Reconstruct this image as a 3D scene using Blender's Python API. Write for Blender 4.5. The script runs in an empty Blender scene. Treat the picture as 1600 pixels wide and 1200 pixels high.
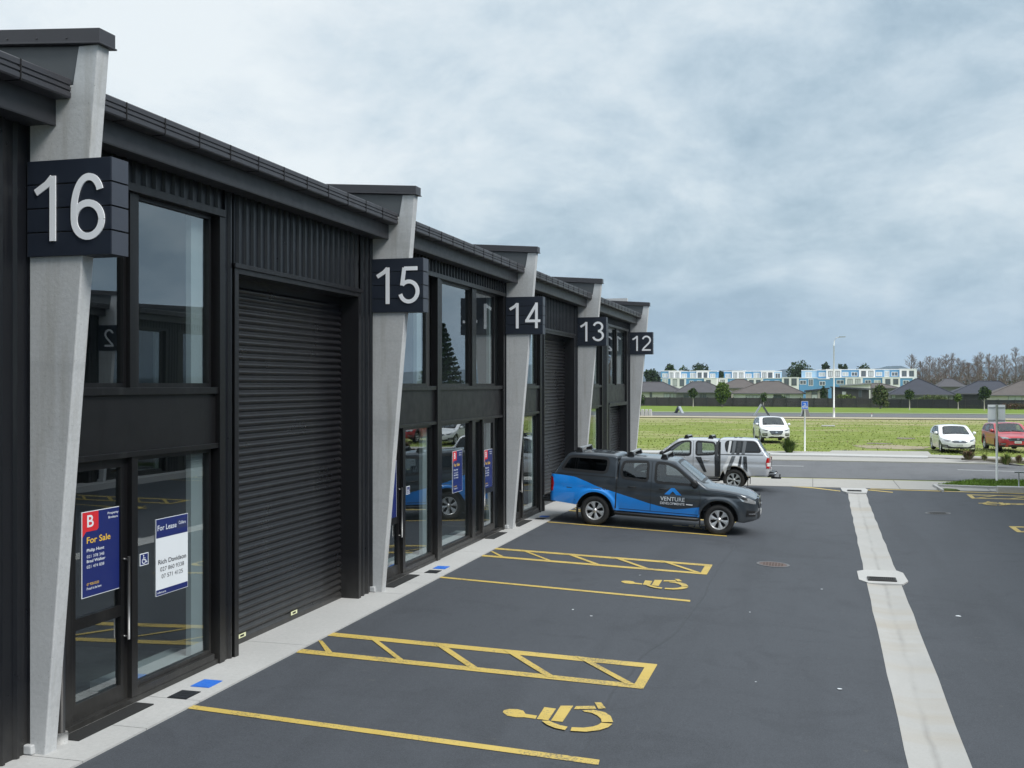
import bpy, bmesh, math, random
from mathutils import Vector, Matrix, noise
S = bpy.context.scene
COL = S.collection
R = math.radians
rnd = random.Random(7)

# ---------------------------------------------------------------- camera model
FPX = 1700.0; EYE = 3.5
TH = math.atan(470 / FPX); CT = math.cos(TH); ST = math.sin(TH); KK = CT / FPX
cd = bpy.data.cameras.new('camera'); cam = bpy.data.objects.new('camera', cd); COL.objects.link(cam)
cam.location = (0, 0, EYE); cam.rotation_euler = (R(90), 0, TH)
cd.sensor_width = 36; cd.lens = 36 * FPX / 1600; cd.clip_start = .1; cd.clip_end = 20000
S.camera = cam

def sm(a, b, x):
    t = min(1, max(0, (x - a) / (b - a))); return t * t * (3 - 2 * t)
def gz(X, Y):
    """ground height"""
    if X < -7.0: z = .0009
    elif X < 1.2: z = -.02 - .0445 * (X + 6.53)
    elif X < 1.85: z = -.364
    else: z = -.364 + .02 * (min(X, 9.5) - 1.85)
    far = -.25 - .55 * min(1, max(0, (Y - 68) / 130))
    t = sm(36, 41, Y)
    if Y < 60:
        if X < -8 or X > 11: z = -.05
    return z * (1 - t) + far * t
def at(px, py, dz=0):
    """photo pixel -> point on the ground"""
    z = -.2
    for i in range(25):
        D = FPX * (EYE - z - dz) / (py - 600)
        X = (px - 1270) * KK * D; Y = (D + X * ST) / CT
        z = .5 * z + .5 * gz(X, Y)
    return Vector((X, Y, gz(X, Y) + dz))
def onX(px, py, X):
    D = X / ((px - 1270) * KK); return Vector((X, (D + X * ST) / CT, EYE - (py - 600) * D / FPX))
def onY(px, py, Y):
    q = (px - 1270) * KK; D = CT * Y / (1 + ST * q); return Vector((q * D, Y, EYE - (py - 600) * D / FPX))

# ---------------------------------------------------------------- mesh builder
class MB:
    def __init__(s): s.v = []; s.f = []; s.m = []; s.sm = []
    def add(s, vs, fs, m=0, smooth=False):
        o = len(s.v); s.v += [tuple(v) for v in vs]
        for f in fs: s.f.append(tuple(i + o for i in f)); s.m.append(m); s.sm.append(smooth)
        return s
    def box(s, x0, x1, y0, y1, z0, z1, m=0):
        if x0 > x1: x0, x1 = x1, x0
        if y0 > y1: y0, y1 = y1, y0
        if z0 > z1: z0, z1 = z1, z0
        return s.add([(x0,y0,z0),(x1,y0,z0),(x1,y1,z0),(x0,y1,z0),(x0,y0,z1),(x1,y0,z1),(x1,y1,z1),(x0,y1,z1)],
              [(0,3,2,1),(4,5,6,7),(0,1,5,4),(1,2,6,5),(2,3,7,6),(3,0,4,7)], m)
    def obox(s, c, ax, ay, az, m=0):
        """oriented box: centre and three half-axis vectors"""
        c, ax, ay, az = map(Vector, (c, ax, ay, az))
        vs = [c + i*ax + j*ay + k*az for k in (-1,1) for (i,j) in ((-1,-1),(1,-1),(1,1),(-1,1))]
        return s.add(vs, [(0,3,2,1),(4,5,6,7),(0,1,5,4),(1,2,6,5),(2,3,7,6),(3,0,4,7)], m)
    def quad(s, a, b, c, d, m=0): return s.add([a,b,c,d], [(0,1,2,3)], m)
    def prism(s, poly, ax, a, b, m=0):
        """poly: 2D points, extruded along axis ax (0,1,2) from a to b"""
        n = len(poly)
        def P(p, t):
            return {0:(t,p[0],p[1]), 1:(p[0],t,p[1]), 2:(p[0],p[1],t)}[ax]
        vs = [P(p, a) for p in poly] + [P(p, b) for p in poly]
        fs = [tuple(range(n-1,-1,-1)), tuple(range(n, 2*n))] + [(i,(i+1)%n,(i+1)%n+n,i+n) for i in range(n)]
        if ax == 1: fs = [f[::-1] for f in fs]
        return s.add(vs, fs, m)
    def tube(s, pts, rads, n=8, m=0, cap=True):
        pts = [Vector(p) for p in pts]
        if not hasattr(rads, '__len__'): rads = [rads]*len(pts)
        vs = []; up = Vector((0,0,1))
        for i,p in enumerate(pts):
            d = (pts[min(i+1,len(pts)-1)] - pts[max(i-1,0)]).normalized()
            a = d.cross(up if abs(d.z) < .95 else Vector((1,0,0))).normalized(); b = d.cross(a)
            for k in range(n):
                t = 2*math.pi*k/n; vs.append(p + rads[i]*(math.cos(t)*a + math.sin(t)*b))
        fs = []
        for i in range(len(pts)-1):
            for k in range(n):
                fs.append((i*n+k, i*n+(k+1)%n, (i+1)*n+(k+1)%n, (i+1)*n+k))
        if cap: fs += [tuple(range(n)), tuple(range(len(pts)*n-1, (len(pts)-1)*n-1, -1))]
        return s.add(vs, fs, m, True)
    def grid(s, rows, m=0, smooth=True):
        """rows: list of equal-length point lists"""
        n = len(rows[0]); vs = [p for r in rows for p in r]
        fs = [(i*n+j, i*n+j+1, (i+1)*n+j+1, (i+1)*n+j) for i in range(len(rows)-1) for j in range(n-1)]
        return s.add(vs, fs, m, smooth)
    def merge(s, o, fn=None):
        off = len(s.v); s.v += [tuple(fn(v)) if fn else v for v in o.v]
        s.f += [tuple(i+off for i in f) for f in o.f]; s.m += o.m; s.sm += o.sm
        return s
    def build(s, name, mats, parent=None, loc=None, bevel=0, xf=None, rotz=0):
        if not isinstance(mats, (list, tuple)): mats = [mats]
        vs = s.v; fs = s.f
        if xf: vs = [xf(v) for v in vs]; fs = [f[::-1] for f in fs]
        me = bpy.data.meshes.new(name); me.from_pydata(vs, [], fs)
        for m in mats: me.materials.append(m)
        me.polygons.foreach_set('material_index', s.m); me.polygons.foreach_set('use_smooth', s.sm)
        me.update()
        o = bpy.data.objects.new(name, me); COL.objects.link(o)
        if parent: o.parent = parent
        if loc: o.location = loc
        o.rotation_euler.z = rotz
        if bevel:
            b = o.modifiers.new('bevel', 'BEVEL'); b.width = bevel; b.segments = 2; b.limit_method = 'ANGLE'; b.angle_limit = R(40)
            b.harden_normals = False
        return o
def tag(o, label=None, cat=None, group=None, kind=None):
    if label: o['label'] = label
    if cat: o['category'] = cat
    if group: o['group'] = group
    if kind: o['kind'] = kind
    return o
def empty(name, loc, rz=0, label=None, cat=None, group=None, parent=None):
    o = bpy.data.objects.new(name, None); COL.objects.link(o); o.location = loc; o.rotation_euler = (0,0,rz); o.empty_display_size = .3
    if parent: o.parent = parent
    return tag(o, label, cat, group)
def copy_tree(o, parent=None):
    kids = [c for c in COL.objects if c.parent == o]
    c = o.copy(); COL.objects.link(c)
    if parent: c.parent = parent
    for k in kids: copy_tree(k, c)
    return c

# ---------------------------------------------------------------- text as mesh
_tc = {}
def text2d(txt, size=1.0, align='LEFT', bold=0.0, squeeze=1.0):
    key = (txt, bold)
    if key not in _tc:
        cu = bpy.data.curves.new('t', 'FONT'); cu.body = txt; cu.size = 1; cu.offset = bold; cu.resolution_u = 4; cu.fill_mode = 'FRONT'
        ob = bpy.data.objects.new('t', cu); COL.objects.link(ob)
        dg = bpy.context.evaluated_depsgraph_get()
        me = bpy.data.meshes.new_from_object(ob.evaluated_get(dg))
        vs = [(v.co.x, v.co.y) for v in me.vertices]; fs = [tuple(p.vertices) for p in me.polygons]
        bpy.data.objects.remove(ob); bpy.data.curves.remove(cu); bpy.data.meshes.remove(me)
        _tc[key] = (vs, fs)
    vs, fs = _tc[key]
    x0 = min(v[0] for v in vs); x1 = max(v[0] for v in vs); y0 = min(v[1] for v in vs); y1 = max(v[1] for v in vs)
    return vs, fs, (x0, x1, y0, y1)
def put_text(mb, txt, fit, fn, m=0, bold=0.0):
    """fit = (u0,u1,v0,v1) rectangle the ink fills; fn(u,v)->xyz"""
    vs, fs, (x0,x1,y0,y1) = text2d(txt, bold=bold)
    u0,u1,v0,v1 = fit
    P = [fn(u0 + (x-x0)/(x1-x0)*(u1-u0), v0 + (y-y0)/(y1-y0)*(v1-v0)) for x,y in vs]
    mb.add(P, fs, m)

# stroke-drawn digits (clean grotesque numerals)
def stroke(path, w):
    """thick polyline as quads in 2D -> verts, faces"""
    n = len(path); L = []
    for i in range(n):
        a = Vector(path[max(i-1,0)]); b = Vector(path[min(i+1,n-1)]); p = Vector(path[i])
        if 0 < i < n-1:
            d1 = (p-a).normalized(); d2 = (b-p).normalized(); d = (d1+d2)
            d = d.normalized() if d.length > 1e-6 else d1
            c = max(.35, d.dot(d1)); nrm = Vector((-d.y, d.x)) / c
        else:
            d = (b-a).normalized(); nrm = Vector((-d.y, d.x))
        L.append((p + nrm*w/2, p - nrm*w/2))
    vs = [q for pr in L for q in pr]
    fs = [(2*i, 2*i+1, 2*i+3, 2*i+2) for i in range(n-1)]
    return vs, fs
def arc(cx, cy, rx, ry, a0, a1, n=22):
    return [(cx + rx*math.cos(R(a0+(a1-a0)*i/n)), cy + ry*math.sin(R(a0+(a1-a0)*i/n))) for i in range(n+1)]
DIG = {  # unit: height 1, width about .56, stroke .115
 '1': [[(.33,0),(.33,.985)], [(.33,.96),(.24,.86),(.06,.74)]],
 '2': [arc(.28,.70,.22,.245,165,-25,18) + [(.42,.50),(.12,.17),(.07,.058)], [(.02,.058),(.54,.058)]],
 '3': [arc(.27,.735,.195,.21,165,-90,18), arc(.27,.285,.225,.23,90,-165,22)],
 '4': [[(.42,0),(.42,.99)], [(.43,.95),(.07,.30)], [(.02,.285),(.56,.285)]],
 '5': [[(.50,.945),(.16,.945)], [(.165,.97),(.105,.49)], arc(.28,.325,.225,.27,138,-165,22)],
 '6': [arc(.285,.30,.215,.25,0,360,30), arc(.30,.68,.18,.262,15,90,10) + arc(.30,.45,.232,.492,90,180,14)[1:] + [(.068,.30)]],
}
def put_digits(mb, txt, u0, v0, h, w, fn, m=0, gap=.60):
    x = u0
    for k, ch in enumerate(txt):
        for j, path in enumerate(DIG[ch]):
            vs, fs = stroke([(x + p[0]*w, v0 + p[1]*h) for p in path], .106*h)
            mb.add([fn(a[0], a[1], j) for a in vs], fs, m)
        x += w*gap

# ---------------------------------------------------------------- materials
def newmat(name):
    m = bpy.data.materials.new(name); m.use_nodes = True; nt = m.node_tree
    return m, nt, nt.nodes, nt.links, nt.nodes['Principled BSDF']
def node(nt, t, **kw):
    n = nt.nodes.new(t)
    for k, v in kw.items(): setattr(n, k, v)
    return n
def mixc(nt, fac, a, b, bt='MIX'):
    n = nt.nodes.new('ShaderNodeMix'); n.data_type = 'RGBA'; n.blend_type = bt
    for s, v in ((n.inputs[0], fac), (n.inputs[6], a), (n.inputs[7], b)):
        if isinstance(v, bpy.types.NodeSocket): nt.links.new(v, s)
        elif isinstance(v, (int, float)): s.default_value = v
        else: s.default_value = (*v[:3], 1)
    return n.outputs[2]
def noi(nt, scale, detail=4, rough=.55, vec=None, dist=0):
    n = nt.nodes.new('ShaderNodeTexNoise'); n.inputs['Scale'].default_value = scale; n.inputs['Detail'].default_value = detail
    n.inputs['Roughness'].default_value = rough; n.inputs['Distortion'].default_value = dist
    if vec: nt.links.new(vec, n.inputs['Vector'])
    return n.outputs['Fac']
def ramp(nt, fac, stops):
    n = nt.nodes.new('ShaderNodeValToRGB'); cr = n.color_ramp
    while len(cr.elements) < len(stops): cr.elements.new(.5)
    for e, (p, c) in zip(cr.elements, stops):
        e.position = p; e.color = (c, c, c, 1) if isinstance(c, (int, float)) else (*c, 1)
    nt.links.new(fac, n.inputs[0]); return n.outputs[0]
def maprange(nt, v, a, b, c=0, d=1):
    n = nt.nodes.new('ShaderNodeMapRange'); nt.links.new(v, n.inputs[0])
    for i, k in zip((1,2,3,4), (a,b,c,d)): n.inputs[i].default_value = k
    return n.outputs[0]
def wpos(nt, sc=(1,1,1)):
    g = nt.nodes.new('ShaderNodeNewGeometry'); mp = nt.nodes.new('ShaderNodeMapping'); mp.inputs['Scale'].default_value = sc
    nt.links.new(g.outputs['Position'], mp.inputs[0]); return mp.outputs[0]
def opos(nt, sc=(1,1,1)):
    g = nt.nodes.new('ShaderNodeTexCoord'); mp = nt.nodes.new('ShaderNodeMapping'); mp.inputs['Scale'].default_value = sc
    nt.links.new(g.outputs['Object'], mp.inputs[0]); return mp.outputs[0]
def bump(nt, h, strength, dist, bs):
    b = nt.nodes.new('ShaderNodeBump'); b.inputs['Strength'].default_value = strength; b.inputs['Distance'].default_value = dist
    nt.links.new(h, b.inputs['Height']); nt.links.new(b.outputs[0], bs.inputs['Normal'])
def simple(name, col, rough=.6, metal=0, var=.12, scale=3, coat=0, spec=.5, bmp=0):
    m, nt, N, L, bs = newmat(name)
    v = opos(nt)
    n = noi(nt, scale, 5, .6, v)
    c = mixc(nt, n, [x*(1-var) for x in col], [min(1,x*(1+var)) for x in col])
    L.new(c, bs.inputs['Base Color'])
    bs.inputs['Roughness'].default_value = rough; bs.inputs['Metallic'].default_value = metal
    bs.inputs['Coat Weight'].default_value = coat; bs.inputs['Coat Roughness'].default_value = .03
    bs.inputs['Specular IOR Level'].default_value = spec
    rr = maprange(nt, noi(nt, scale*4, 4, .6, v), .3, .7, max(.02, rough-.06), min(1, rough+.08)); L.new(rr, bs.inputs['Roughness'])
    if bmp: bump(nt, noi(nt, scale*8, 4, .6, v), bmp, .01, bs)
    return m
def m_concrete(name, a, b, streak=True, fine=25, joints=False):
    m, nt, N, L, bs = newmat(name)
    p = wpos(nt); big = noi(nt, .9, 6, .6, p, .5); fn = noi(nt, fine, 4, .7, p)
    c = mixc(nt, big, a, b)
    c = mixc(nt, maprange(nt, fn, .3, .7, 0, .35), c, [x*.72 for x in a])
    if streak:
        st = noi(nt, 6, 4, .6, wpos(nt, (1,1,.08)))
        c = mixc(nt, maprange(nt, st, .52, .75, 0, .45), c, (.24,.225,.19))
        bd = noi(nt, 3.2, 3, .5, wpos(nt, (.1,.1,1.6)))
        c = mixc(nt, maprange(nt, bd, .58, .72, 0, .3), c, [x*.75 for x in a])
    sp = noi(nt, 60, 2, .6, p)
    c = mixc(nt, maprange(nt, sp, .68, .74, 0, .6), c, (.12,.12,.115))
    L.new(c, bs.inputs['Base Color']); bs.inputs['Roughness'].default_value = .85
    bump(nt, fn, .25, .01, bs)
    return m
M = {}
M['pillar'] = m_concrete('precast_concrete', (.40,.415,.43), (.62,.63,.635))
M['slab'] = m_concrete('pale_concrete', (.40,.405,.40), (.54,.535,.525), False, 18)
M['channel'] = m_concrete('channel_concrete', (.36,.36,.345), (.52,.51,.49), False, 14)
M['path'] = m_concrete('path_concrete', (.32,.315,.295), (.42,.405,.38), False, 8)
def dusty(key, top=.7, amt=.5):
    m = M[key]; nt = m.node_tree; L = nt.links; bs = nt.nodes['Principled BSDF']; src = bs.inputs['Base Color'].links[0].from_socket
    g = node(nt, 'ShaderNodeNewGeometry'); sx = node(nt, 'ShaderNodeSeparateXYZ'); L.new(g.outputs['Position'], sx.inputs[0])
    a = node(nt, 'ShaderNodeMath', operation='MULTIPLY'); L.new(maprange(nt, sx.outputs[2], 0, top, amt, 0), a.inputs[0]); L.new(noi(nt, 7, 5, .7, wpos(nt, (1,1,.5))), a.inputs[1])
    c = mixc(nt, a.outputs[0], src, (.11,.105,.095))
    st = noi(nt, 5, 4, .6, wpos(nt, (1,1,.05))); c = mixc(nt, maprange(nt, st, .56, .72, 0, .16), c, (.09,.09,.09))
    L.new(c, bs.inputs['Base Color'])
M['clad'] = simple('black_cladding', (.008,.009,.012), .33, 0, .15, 2, spec=.35)
M['trim'] = simple('black_flashing', (.009,.009,.011), .40, 0, .2, 3, spec=.35)
M['gutter'] = simple('charcoal_gutter', (.040,.040,.047), .45, 0, .2, 2)
M['fascia'] = simple('charcoal_fascia', (.031,.033,.039), .5, 0, .2, 2)
M['capmetal'] = simple('grey_flashing', (.075,.083,.09), .5, .0, .15, 2)
M['frame'] = simple('window_frame_black', (.007,.007,.008), .36, 0, .2, 5, spec=.35)
M['spandrel'] = simple('spandrel_panel', (.008,.008,.009), .42, 0, .15, 1, spec=.35)
M['door'] = simple('roller_door_black', (.012,.012,.014), .31, 0, .03, .3)
M['dark'] = simple('dark_void', (.008,.008,.009), .8, 0, .1, 2)
M['seam'] = simple('seam_black', (.006,.006,.007), .7, 0, .1, 2)  # near-black for joints, grooves and sticker print
M['plaster'] = simple('white_plaster', (.46,.475,.48), .8, 0, .05, 2)
M['roomwall'] = simple('room_wall', (.12,.125,.13), .85, 0, .1, 1)
M['floor'] = simple('room_floor', (.10,.11,.105), .5, 0, .15, 1)
M['signnavy'] = simple('navy_board', (.016,.022,.036), .45, 0, .2, 3)
M['signside'] = simple('navy_board_lit_side', (.045,.052,.070), .5, 0, .1, 3)  # lighter navy; the light on the sign sides is put into this colour
M['digit'] = simple('pale_numeral', (.86,.88,.92), .5, 0, .05, 3)
M['steel'] = simple('brushed_steel', (.22,.22,.22), .4, .8, .1, 20)
M['galv'] = simple('galvanised_steel', (.42,.45,.47), .45, .5, .12, 12)
M['white'] = simple('white_paint', (.74,.75,.74), .5, 0, .06, 3)
M['yellow'] = None
M['rubber'] = simple('rubber', (.018,.018,.018), .75, 0, .2, 12)
M['blackplastic'] = simple('black_plastic', (.014,.014,.015), .5, 0, .15, 8)
M['chrome'] = simple('chrome', (.62,.63,.65), .12, 1, .05, 8)
M['rimsilver'] = simple('silver_alloy', (.66,.67,.68), .3, .6, .08, 8)
M['paper'] = simple('white_vinyl', (.72,.76,.80), .4, 0, .03, 3)
M['navyink'] = simple('navy_vinyl', (.012,.022,.135), .35, 0, .08, 3)
M['redink'] = simple('red_vinyl', (.62,.025,.035), .35, 0, .05, 3)
M['yellowink'] = simple('yellow_vinyl', (.80,.50,.04), .4, 0, .05, 3)
M['greyink'] = simple('dark_grey_ink', (.05,.055,.07), .5, 0, .05, 3)
M['blueplate'] = simple('blue_cover', (.03,.16,.62), .5, 0, .15, 8)
M['blacktile'] = simple('black_cover', (.012,.013,.016), .5, 0, .3, 12)
M['castiron'] = simple('cast_iron', (.045,.042,.040), .6, .4, .35, 14)
M['castred'] = simple('rusty_cover', (.13,.095,.085), .7, .2, .4, 14)
M['sticker'] = simple('pale_sticker', (.70,.72,.45), .5, 0, .1, 12)

for k_ in ('clad', 'trim', 'door', 'frame'): dusty(k_)
def m_glass(name, tint=(.66,.75,.76), f0=.25):
    m, nt, N, L, bs = newmat(name); N.remove(bs)
    out = N['Material Output']
    geo = node(nt, 'ShaderNodeNewGeometry'); dt = node(nt, 'ShaderNodeVectorMath', operation='DOT_PRODUCT')
    L.new(geo.outputs['Normal'], dt.inputs[0]); L.new(geo.outputs['Incoming'], dt.inputs[1])
    def mm(op, a, b=None):
        n = node(nt, 'ShaderNodeMath', operation=op)
        for i, v in enumerate((a, b)):
            if v is None: continue
            if isinstance(v, (int, float)): n.inputs[i].default_value = v
            else: L.new(v, n.inputs[i])
        return n.outputs[0]
    sch = mm('ADD', mm('MULTIPLY', mm('POWER', mm('SUBTRACT', 1, mm('ABSOLUTE', dt.outputs['Value'])), 5), 1-f0), f0)
    gl = node(nt, 'ShaderNodeBsdfGlossy'); gl.inputs['Roughness'].default_value = .004; gl.inputs['Color'].default_value = (.92,.97,1,1)
    tr = node(nt, 'ShaderNodeBsdfTransparent'); tr.inputs['Color'].default_value = (*tint, 1)
    mx = node(nt, 'ShaderNodeMixShader'); L.new(sch, mx.inputs[0]); L.new(tr.outputs[0], mx.inputs[1]); L.new(gl.outputs[0], mx.inputs[2])
    L.new(mx.outputs[0], out.inputs[0])
    # very slight waviness of toughened glass
    b = node(nt, 'ShaderNodeBump'); b.inputs['Strength'].default_value = .05; b.inputs['Distance'].default_value = .01
    L.new(noi(nt, .9, 1, .4, wpos(nt)), b.inputs['Height'])
    L.new(b.outputs[0], gl.inputs['Normal'])
    return m
M['glass'] = m_glass('window_glass')
M['carglass'] = m_glass('car_glass', (.66,.72,.72), .10)
M['tintglass'] = m_glass('tinted_glass', (.06,.065,.07), .06)

def m_asphalt(name, base=(.051,.0565,.066), patch=.26):
    m, nt, N, L, bs = newmat(name)
    p = wpos(nt)
    big = noi(nt, .22, 6, .62, p, 1.2); mid = noi(nt, 1.6, 5, .6, p, .4); fine = noi(nt, 90, 3, .7, p)
    c = mixc(nt, maprange(nt, big, .32, .68), [x*(1-patch) for x in base], [x*(1+patch) for x in base])
    c = mixc(nt, maprange(nt, mid, .35, .7, 0, .5), c, [x*1.10 for x in base])
    m2 = noi(nt, 11, 6, .68, p, .3); c = mixc(nt, maprange(nt, m2, .3, .7, 0, 1), c, [x*1.16 for x in base]); m3 = noi(nt, 4.3, 6, .7, p, .6); c = mixc(nt, maprange(nt, m3, .55, .72, 0, .45), c, [x*.72 for x in base])
    # tyre-rubbed long faint streaks along the lane
    st = noi(nt, .9, 4, .55, wpos(nt, (1.6,.16,1)), .3)
    c = mixc(nt, maprange(nt, st, .50, .66, 0, .40), c, [x*.66 for x in base])
    bl = noi(nt, .55, 5, .6, p, 2.0); c = mixc(nt, maprange(nt, bl, .53, .66, 0, .5), c, [x*.62 for x in base])
    vo = node(nt, 'ShaderNodeTexVoronoi'); vo.inputs['Scale'].default_value = 120; L.new(p, vo.inputs['Vector'])
    c = mixc(nt, maprange(nt, vo.outputs['Color'], .15, .9, 0, .55), c, [x*1.9 for x in base])
    c = mixc(nt, maprange(nt, fine, .45, .7, 0, .5), c, [x*.5 for x in base])
    gr = noi(nt, 7, 2, .5, p); c = mixc(nt, maprange(nt, gr, .72, .78, 0, .5), c, (.10,.10,.10))
    L.new(c, bs.inputs['Base Color']); bs.inputs['Roughness'].default_value = .8; bs.inputs['Specular IOR Level'].default_value = .35
    bump(nt, fine, .35, .006, bs)
    return m
M['asphalt'] = m_asphalt('fresh_asphalt')
M['road'] = m_asphalt('road_asphalt', (.105,.108,.115), .1)
def m_yellow():
    m, nt, N, L, bs = newmat('yellow_road_paint'); p = wpos(nt)
    c = mixc(nt, noi(nt, 2.5, 5, .6, p), (.46,.33,.060), (.60,.45,.13))
    w = noi(nt, 38, 4, .75, p); w2 = noi(nt, 1.7, 3, .6, p)
    a = node(nt, 'ShaderNodeMath', operation='ADD'); L.new(w, a.inputs[0]); L.new(maprange(nt, w2, .3, .75, -.07, .14), a.inputs[1])
    c = mixc(nt, maprange(nt, a.outputs[0], .56, .68, 0, .85), c, (.09,.088,.08))
    L.new(c, bs.inputs['Base Color']); bs.inputs['Roughness'].default_value = .6
    return m
M['yellow'] = m_yellow()
M['whiteline'] = simple('white_road_paint', (.55,.56,.56), .6, 0, .15, 5)

# ---------------------------------------------------------------- sky and sun
SUN_EL, SUN_AZ = 47, 112          # azimuth measured clockwise from +Y (towards +X)
w = bpy.data.worlds.new('World'); S.world = w; w.use_nodes = True; nt = w.node_tree; N = nt.nodes; L = nt.links
bg = N['Background']; bg.inputs['Strength'].default_value = .1
sky = node(nt, 'ShaderNodeTexSky'); sky.sky_type = 'NISHITA'; sky.sun_disc = False; sky.sun_elevation = R(SUN_EL); sky.sun_rotation = R(SUN_AZ)
sky.air_density = 1.4; sky.dust_density = 1.5
tc = node(nt, 'ShaderNodeTexCoord'); sp = node(nt, 'ShaderNodeSeparateXYZ'); L.new(tc.outputs['Generated'], sp.inputs[0])
def mth(op, a, b=None, c=None):
    n = node(nt, 'ShaderNodeMath', operation=op)
    for i, v in enumerate((a, b, c)):
        if v is None: continue
        if isinstance(v, (int, float)): n.inputs[i].default_value = v
        else: L.new(v, n.inputs[i])
    return n.outputs[0]
zz = mth('ADD', mth('MAXIMUM', sp.outputs[2], 0), .42)
cb = node(nt, 'ShaderNodeCombineXYZ'); L.new(mth('DIVIDE', sp.outputs[0], zz), cb.inputs[0]); L.new(mth('DIVIDE', sp.outputs[1], zz), cb.inputs[1]); cb.inputs[2].default_value = 3.7
n1 = noi(nt, 1.05, 3, .5, cb.outputs[0], .3)
n2 = noi(nt, 3.3, 10, .60, cb.outputs[0], .35)
n3 = noi(nt, 9.5, 8, .66, cb.outputs[0], .2)
cl = mth('ADD', mth('MULTIPLY', n1, .38), mth('ADD', mth('MULTIPLY', n2, .44), mth('MULTIPLY', n3, .18)))
# bright side of the overcast: high and towards -X
br = mth('ADD', mth('MULTIPLY', sp.outputs[0], -.42), mth('MULTIPLY', sp.outputs[2], .62))
cl2 = mth('ADD', cl, mth('MULTIPLY', mth('SUBTRACT', br, .16), .32))
ccol = ramp(nt, cl2, [(.38,(3.2,4.35,5.4)), (.44,(4.3,5.5,6.45)), (.49,(5.4,6.5,7.35)), (.54,(6.5,7.45,8.1)), (.59,(7.4,8.15,8.65)), (.66,(8.3,8.9,9.2))])
# ColorRamp clamps nothing above 1 in float colours; keep values physical for strength .1
base = mixc(nt, .08, ccol, sky.outputs[0])
hz = mth('SUBTRACT', 1, maprange(nt, sp.outputs[2], 0, .14))
hz = mth('POWER', hz, 1.5)
base = mixc(nt, mth('MULTIPLY', hz, .62), base, (3.4,5.0,6.9))
# overcast is brighter overhead (CIE-like), above the part of the sky the photograph frames
gain = maprange(nt, sp.outputs[2], .34, .85, 1, 1.5)
vm = node(nt, 'ShaderNodeVectorMath', operation='SCALE'); L.new(base, vm.inputs[0]); L.new(gain, vm.inputs['Scale'])
L.new(vm.outputs[0], bg.inputs[0])
sd = bpy.data.lights.new('sun', 'SUN'); sun = bpy.data.objects.new('sun', sd); COL.objects.link(sun)
sd.energy = 3.0; sd.angle = R(24); sd.color = (1, .965, .91)
az = R(SUN_AZ); el = R(SUN_EL)
dv = Vector((math.sin(az)*math.cos(el), math.cos(az)*math.cos(el), math.sin(el)))
sun.rotation_euler = dv.to_track_quat('Z', 'Y').to_euler(); sun.location = (20, -10, 30)
S.view_settings.view_transform = 'Standard'; S.view_settings.look = 'None'; S.view_settings.exposure = 0.1; S.view_settings.gamma = 1
S.cycles.max_bounces = 8; S.cycles.transparent_max_bounces = 12
# ================================================================ ground
def strip_sheet(name, mat, xs, ys, zf, dz=0, kind='structure', label=None):
    mb = MB(); mb.grid([[(x, y, zf(x, y) + dz) for x in xs] for y in ys], 0, True)
    return tag(mb.build(name, mat), label, None, None, kind)
def frange(a, b, n): return [a + (b-a)*i/n for i in range(n+1)]
# terrain: one sheet to the horizon
def m_grass(name):
    m, nt, N, L, bs = newmat(name); p = wpos(nt)
    a = noi(nt, .10, 6, .62, p, 1); b = noi(nt, .9, 6, .66, wpos(nt, (.6,1,1)), .8); f = noi(nt, 9, 5, .7, p)
    c = mixc(nt, maprange(nt, b, .35, .65), (.155,.20,.045), (.255,.30,.085))
    c = mixc(nt, maprange(nt, a, .42, .62, 0, .5), c, (.15,.20,.04))
    dry = noi(nt, .16, 6, .62, wpos(nt, (.5,1,1)), 1.5)
    sx = node(nt, 'ShaderNodeSeparateXYZ'); L.new(p, sx.inputs[0])
    edge = maprange(nt, sx.outputs[1], 98, 128, 0, .17); far_ = maprange(nt, sx.outputs[1], 138, 140, 0, -.3); near_ = maprange(nt, sx.outputs[1], 61, 69, .06, 0)
    ad = None
    for q in (edge, far_, near_):
        a_ = node(nt, 'ShaderNodeMath', operation='ADD'); L.new(ad or dry, a_.inputs[0]); L.new(q, a_.inputs[1]); ad = a_.outputs[0]
    c = mixc(nt, maprange(nt, ad, .54, .68, 0, .85), c, (.36,.32,.19))
    brn = noi(nt, .35, 5, .65, wpos(nt, (.45,1,1)), 1.0); c = mixc(nt, maprange(nt, brn, .60, .70, 0, .6), c, (.13,.13,.05))
    c = mixc(nt, maprange(nt, f, .4, .75, 0, .30), c, (.09,.12,.03))
    L.new(c, bs.inputs['Base Color']); bs.inputs['Roughness'].default_value = 1; bs.inputs['Specular IOR Level'].default_value = .1
    bump(nt, b, .35, .2, bs)
    return m
M['grassground'] = m_grass('field_grass')
ys = [-300,-60,0,30,36,38,40,44,50,58,62,68,90,120,150,170,198,300,600,1500,3000,6000]
xs = [-5000,-2000,-600,-200,-80,-40,-22,-8.01,-8,-6.6,0,1.2,1.85,9.5,11,11.01,30,60,100,200,600,2000,5000]
strip_sheet('ground', M['grassground'], xs, ys, lambda x, y: gz(x,y) - (.30 if y < 44 else .05), label='green grass ground reaching to the horizon')
# car park asphalt
CHL = [at(1420,1200), at(1397,1100), at(1350,893), at(1325,771)]
CHR = [at(1518,1200), at(1481,1100), at(1400.5,893), at(1353.5,772)]
def interp(P, y):
    for a, b in zip(P, P[1:]):
        if y <= b.y: break
    return a.x + (b.x - a.x)*(y - a.y)/(b.y - a.y)

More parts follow.
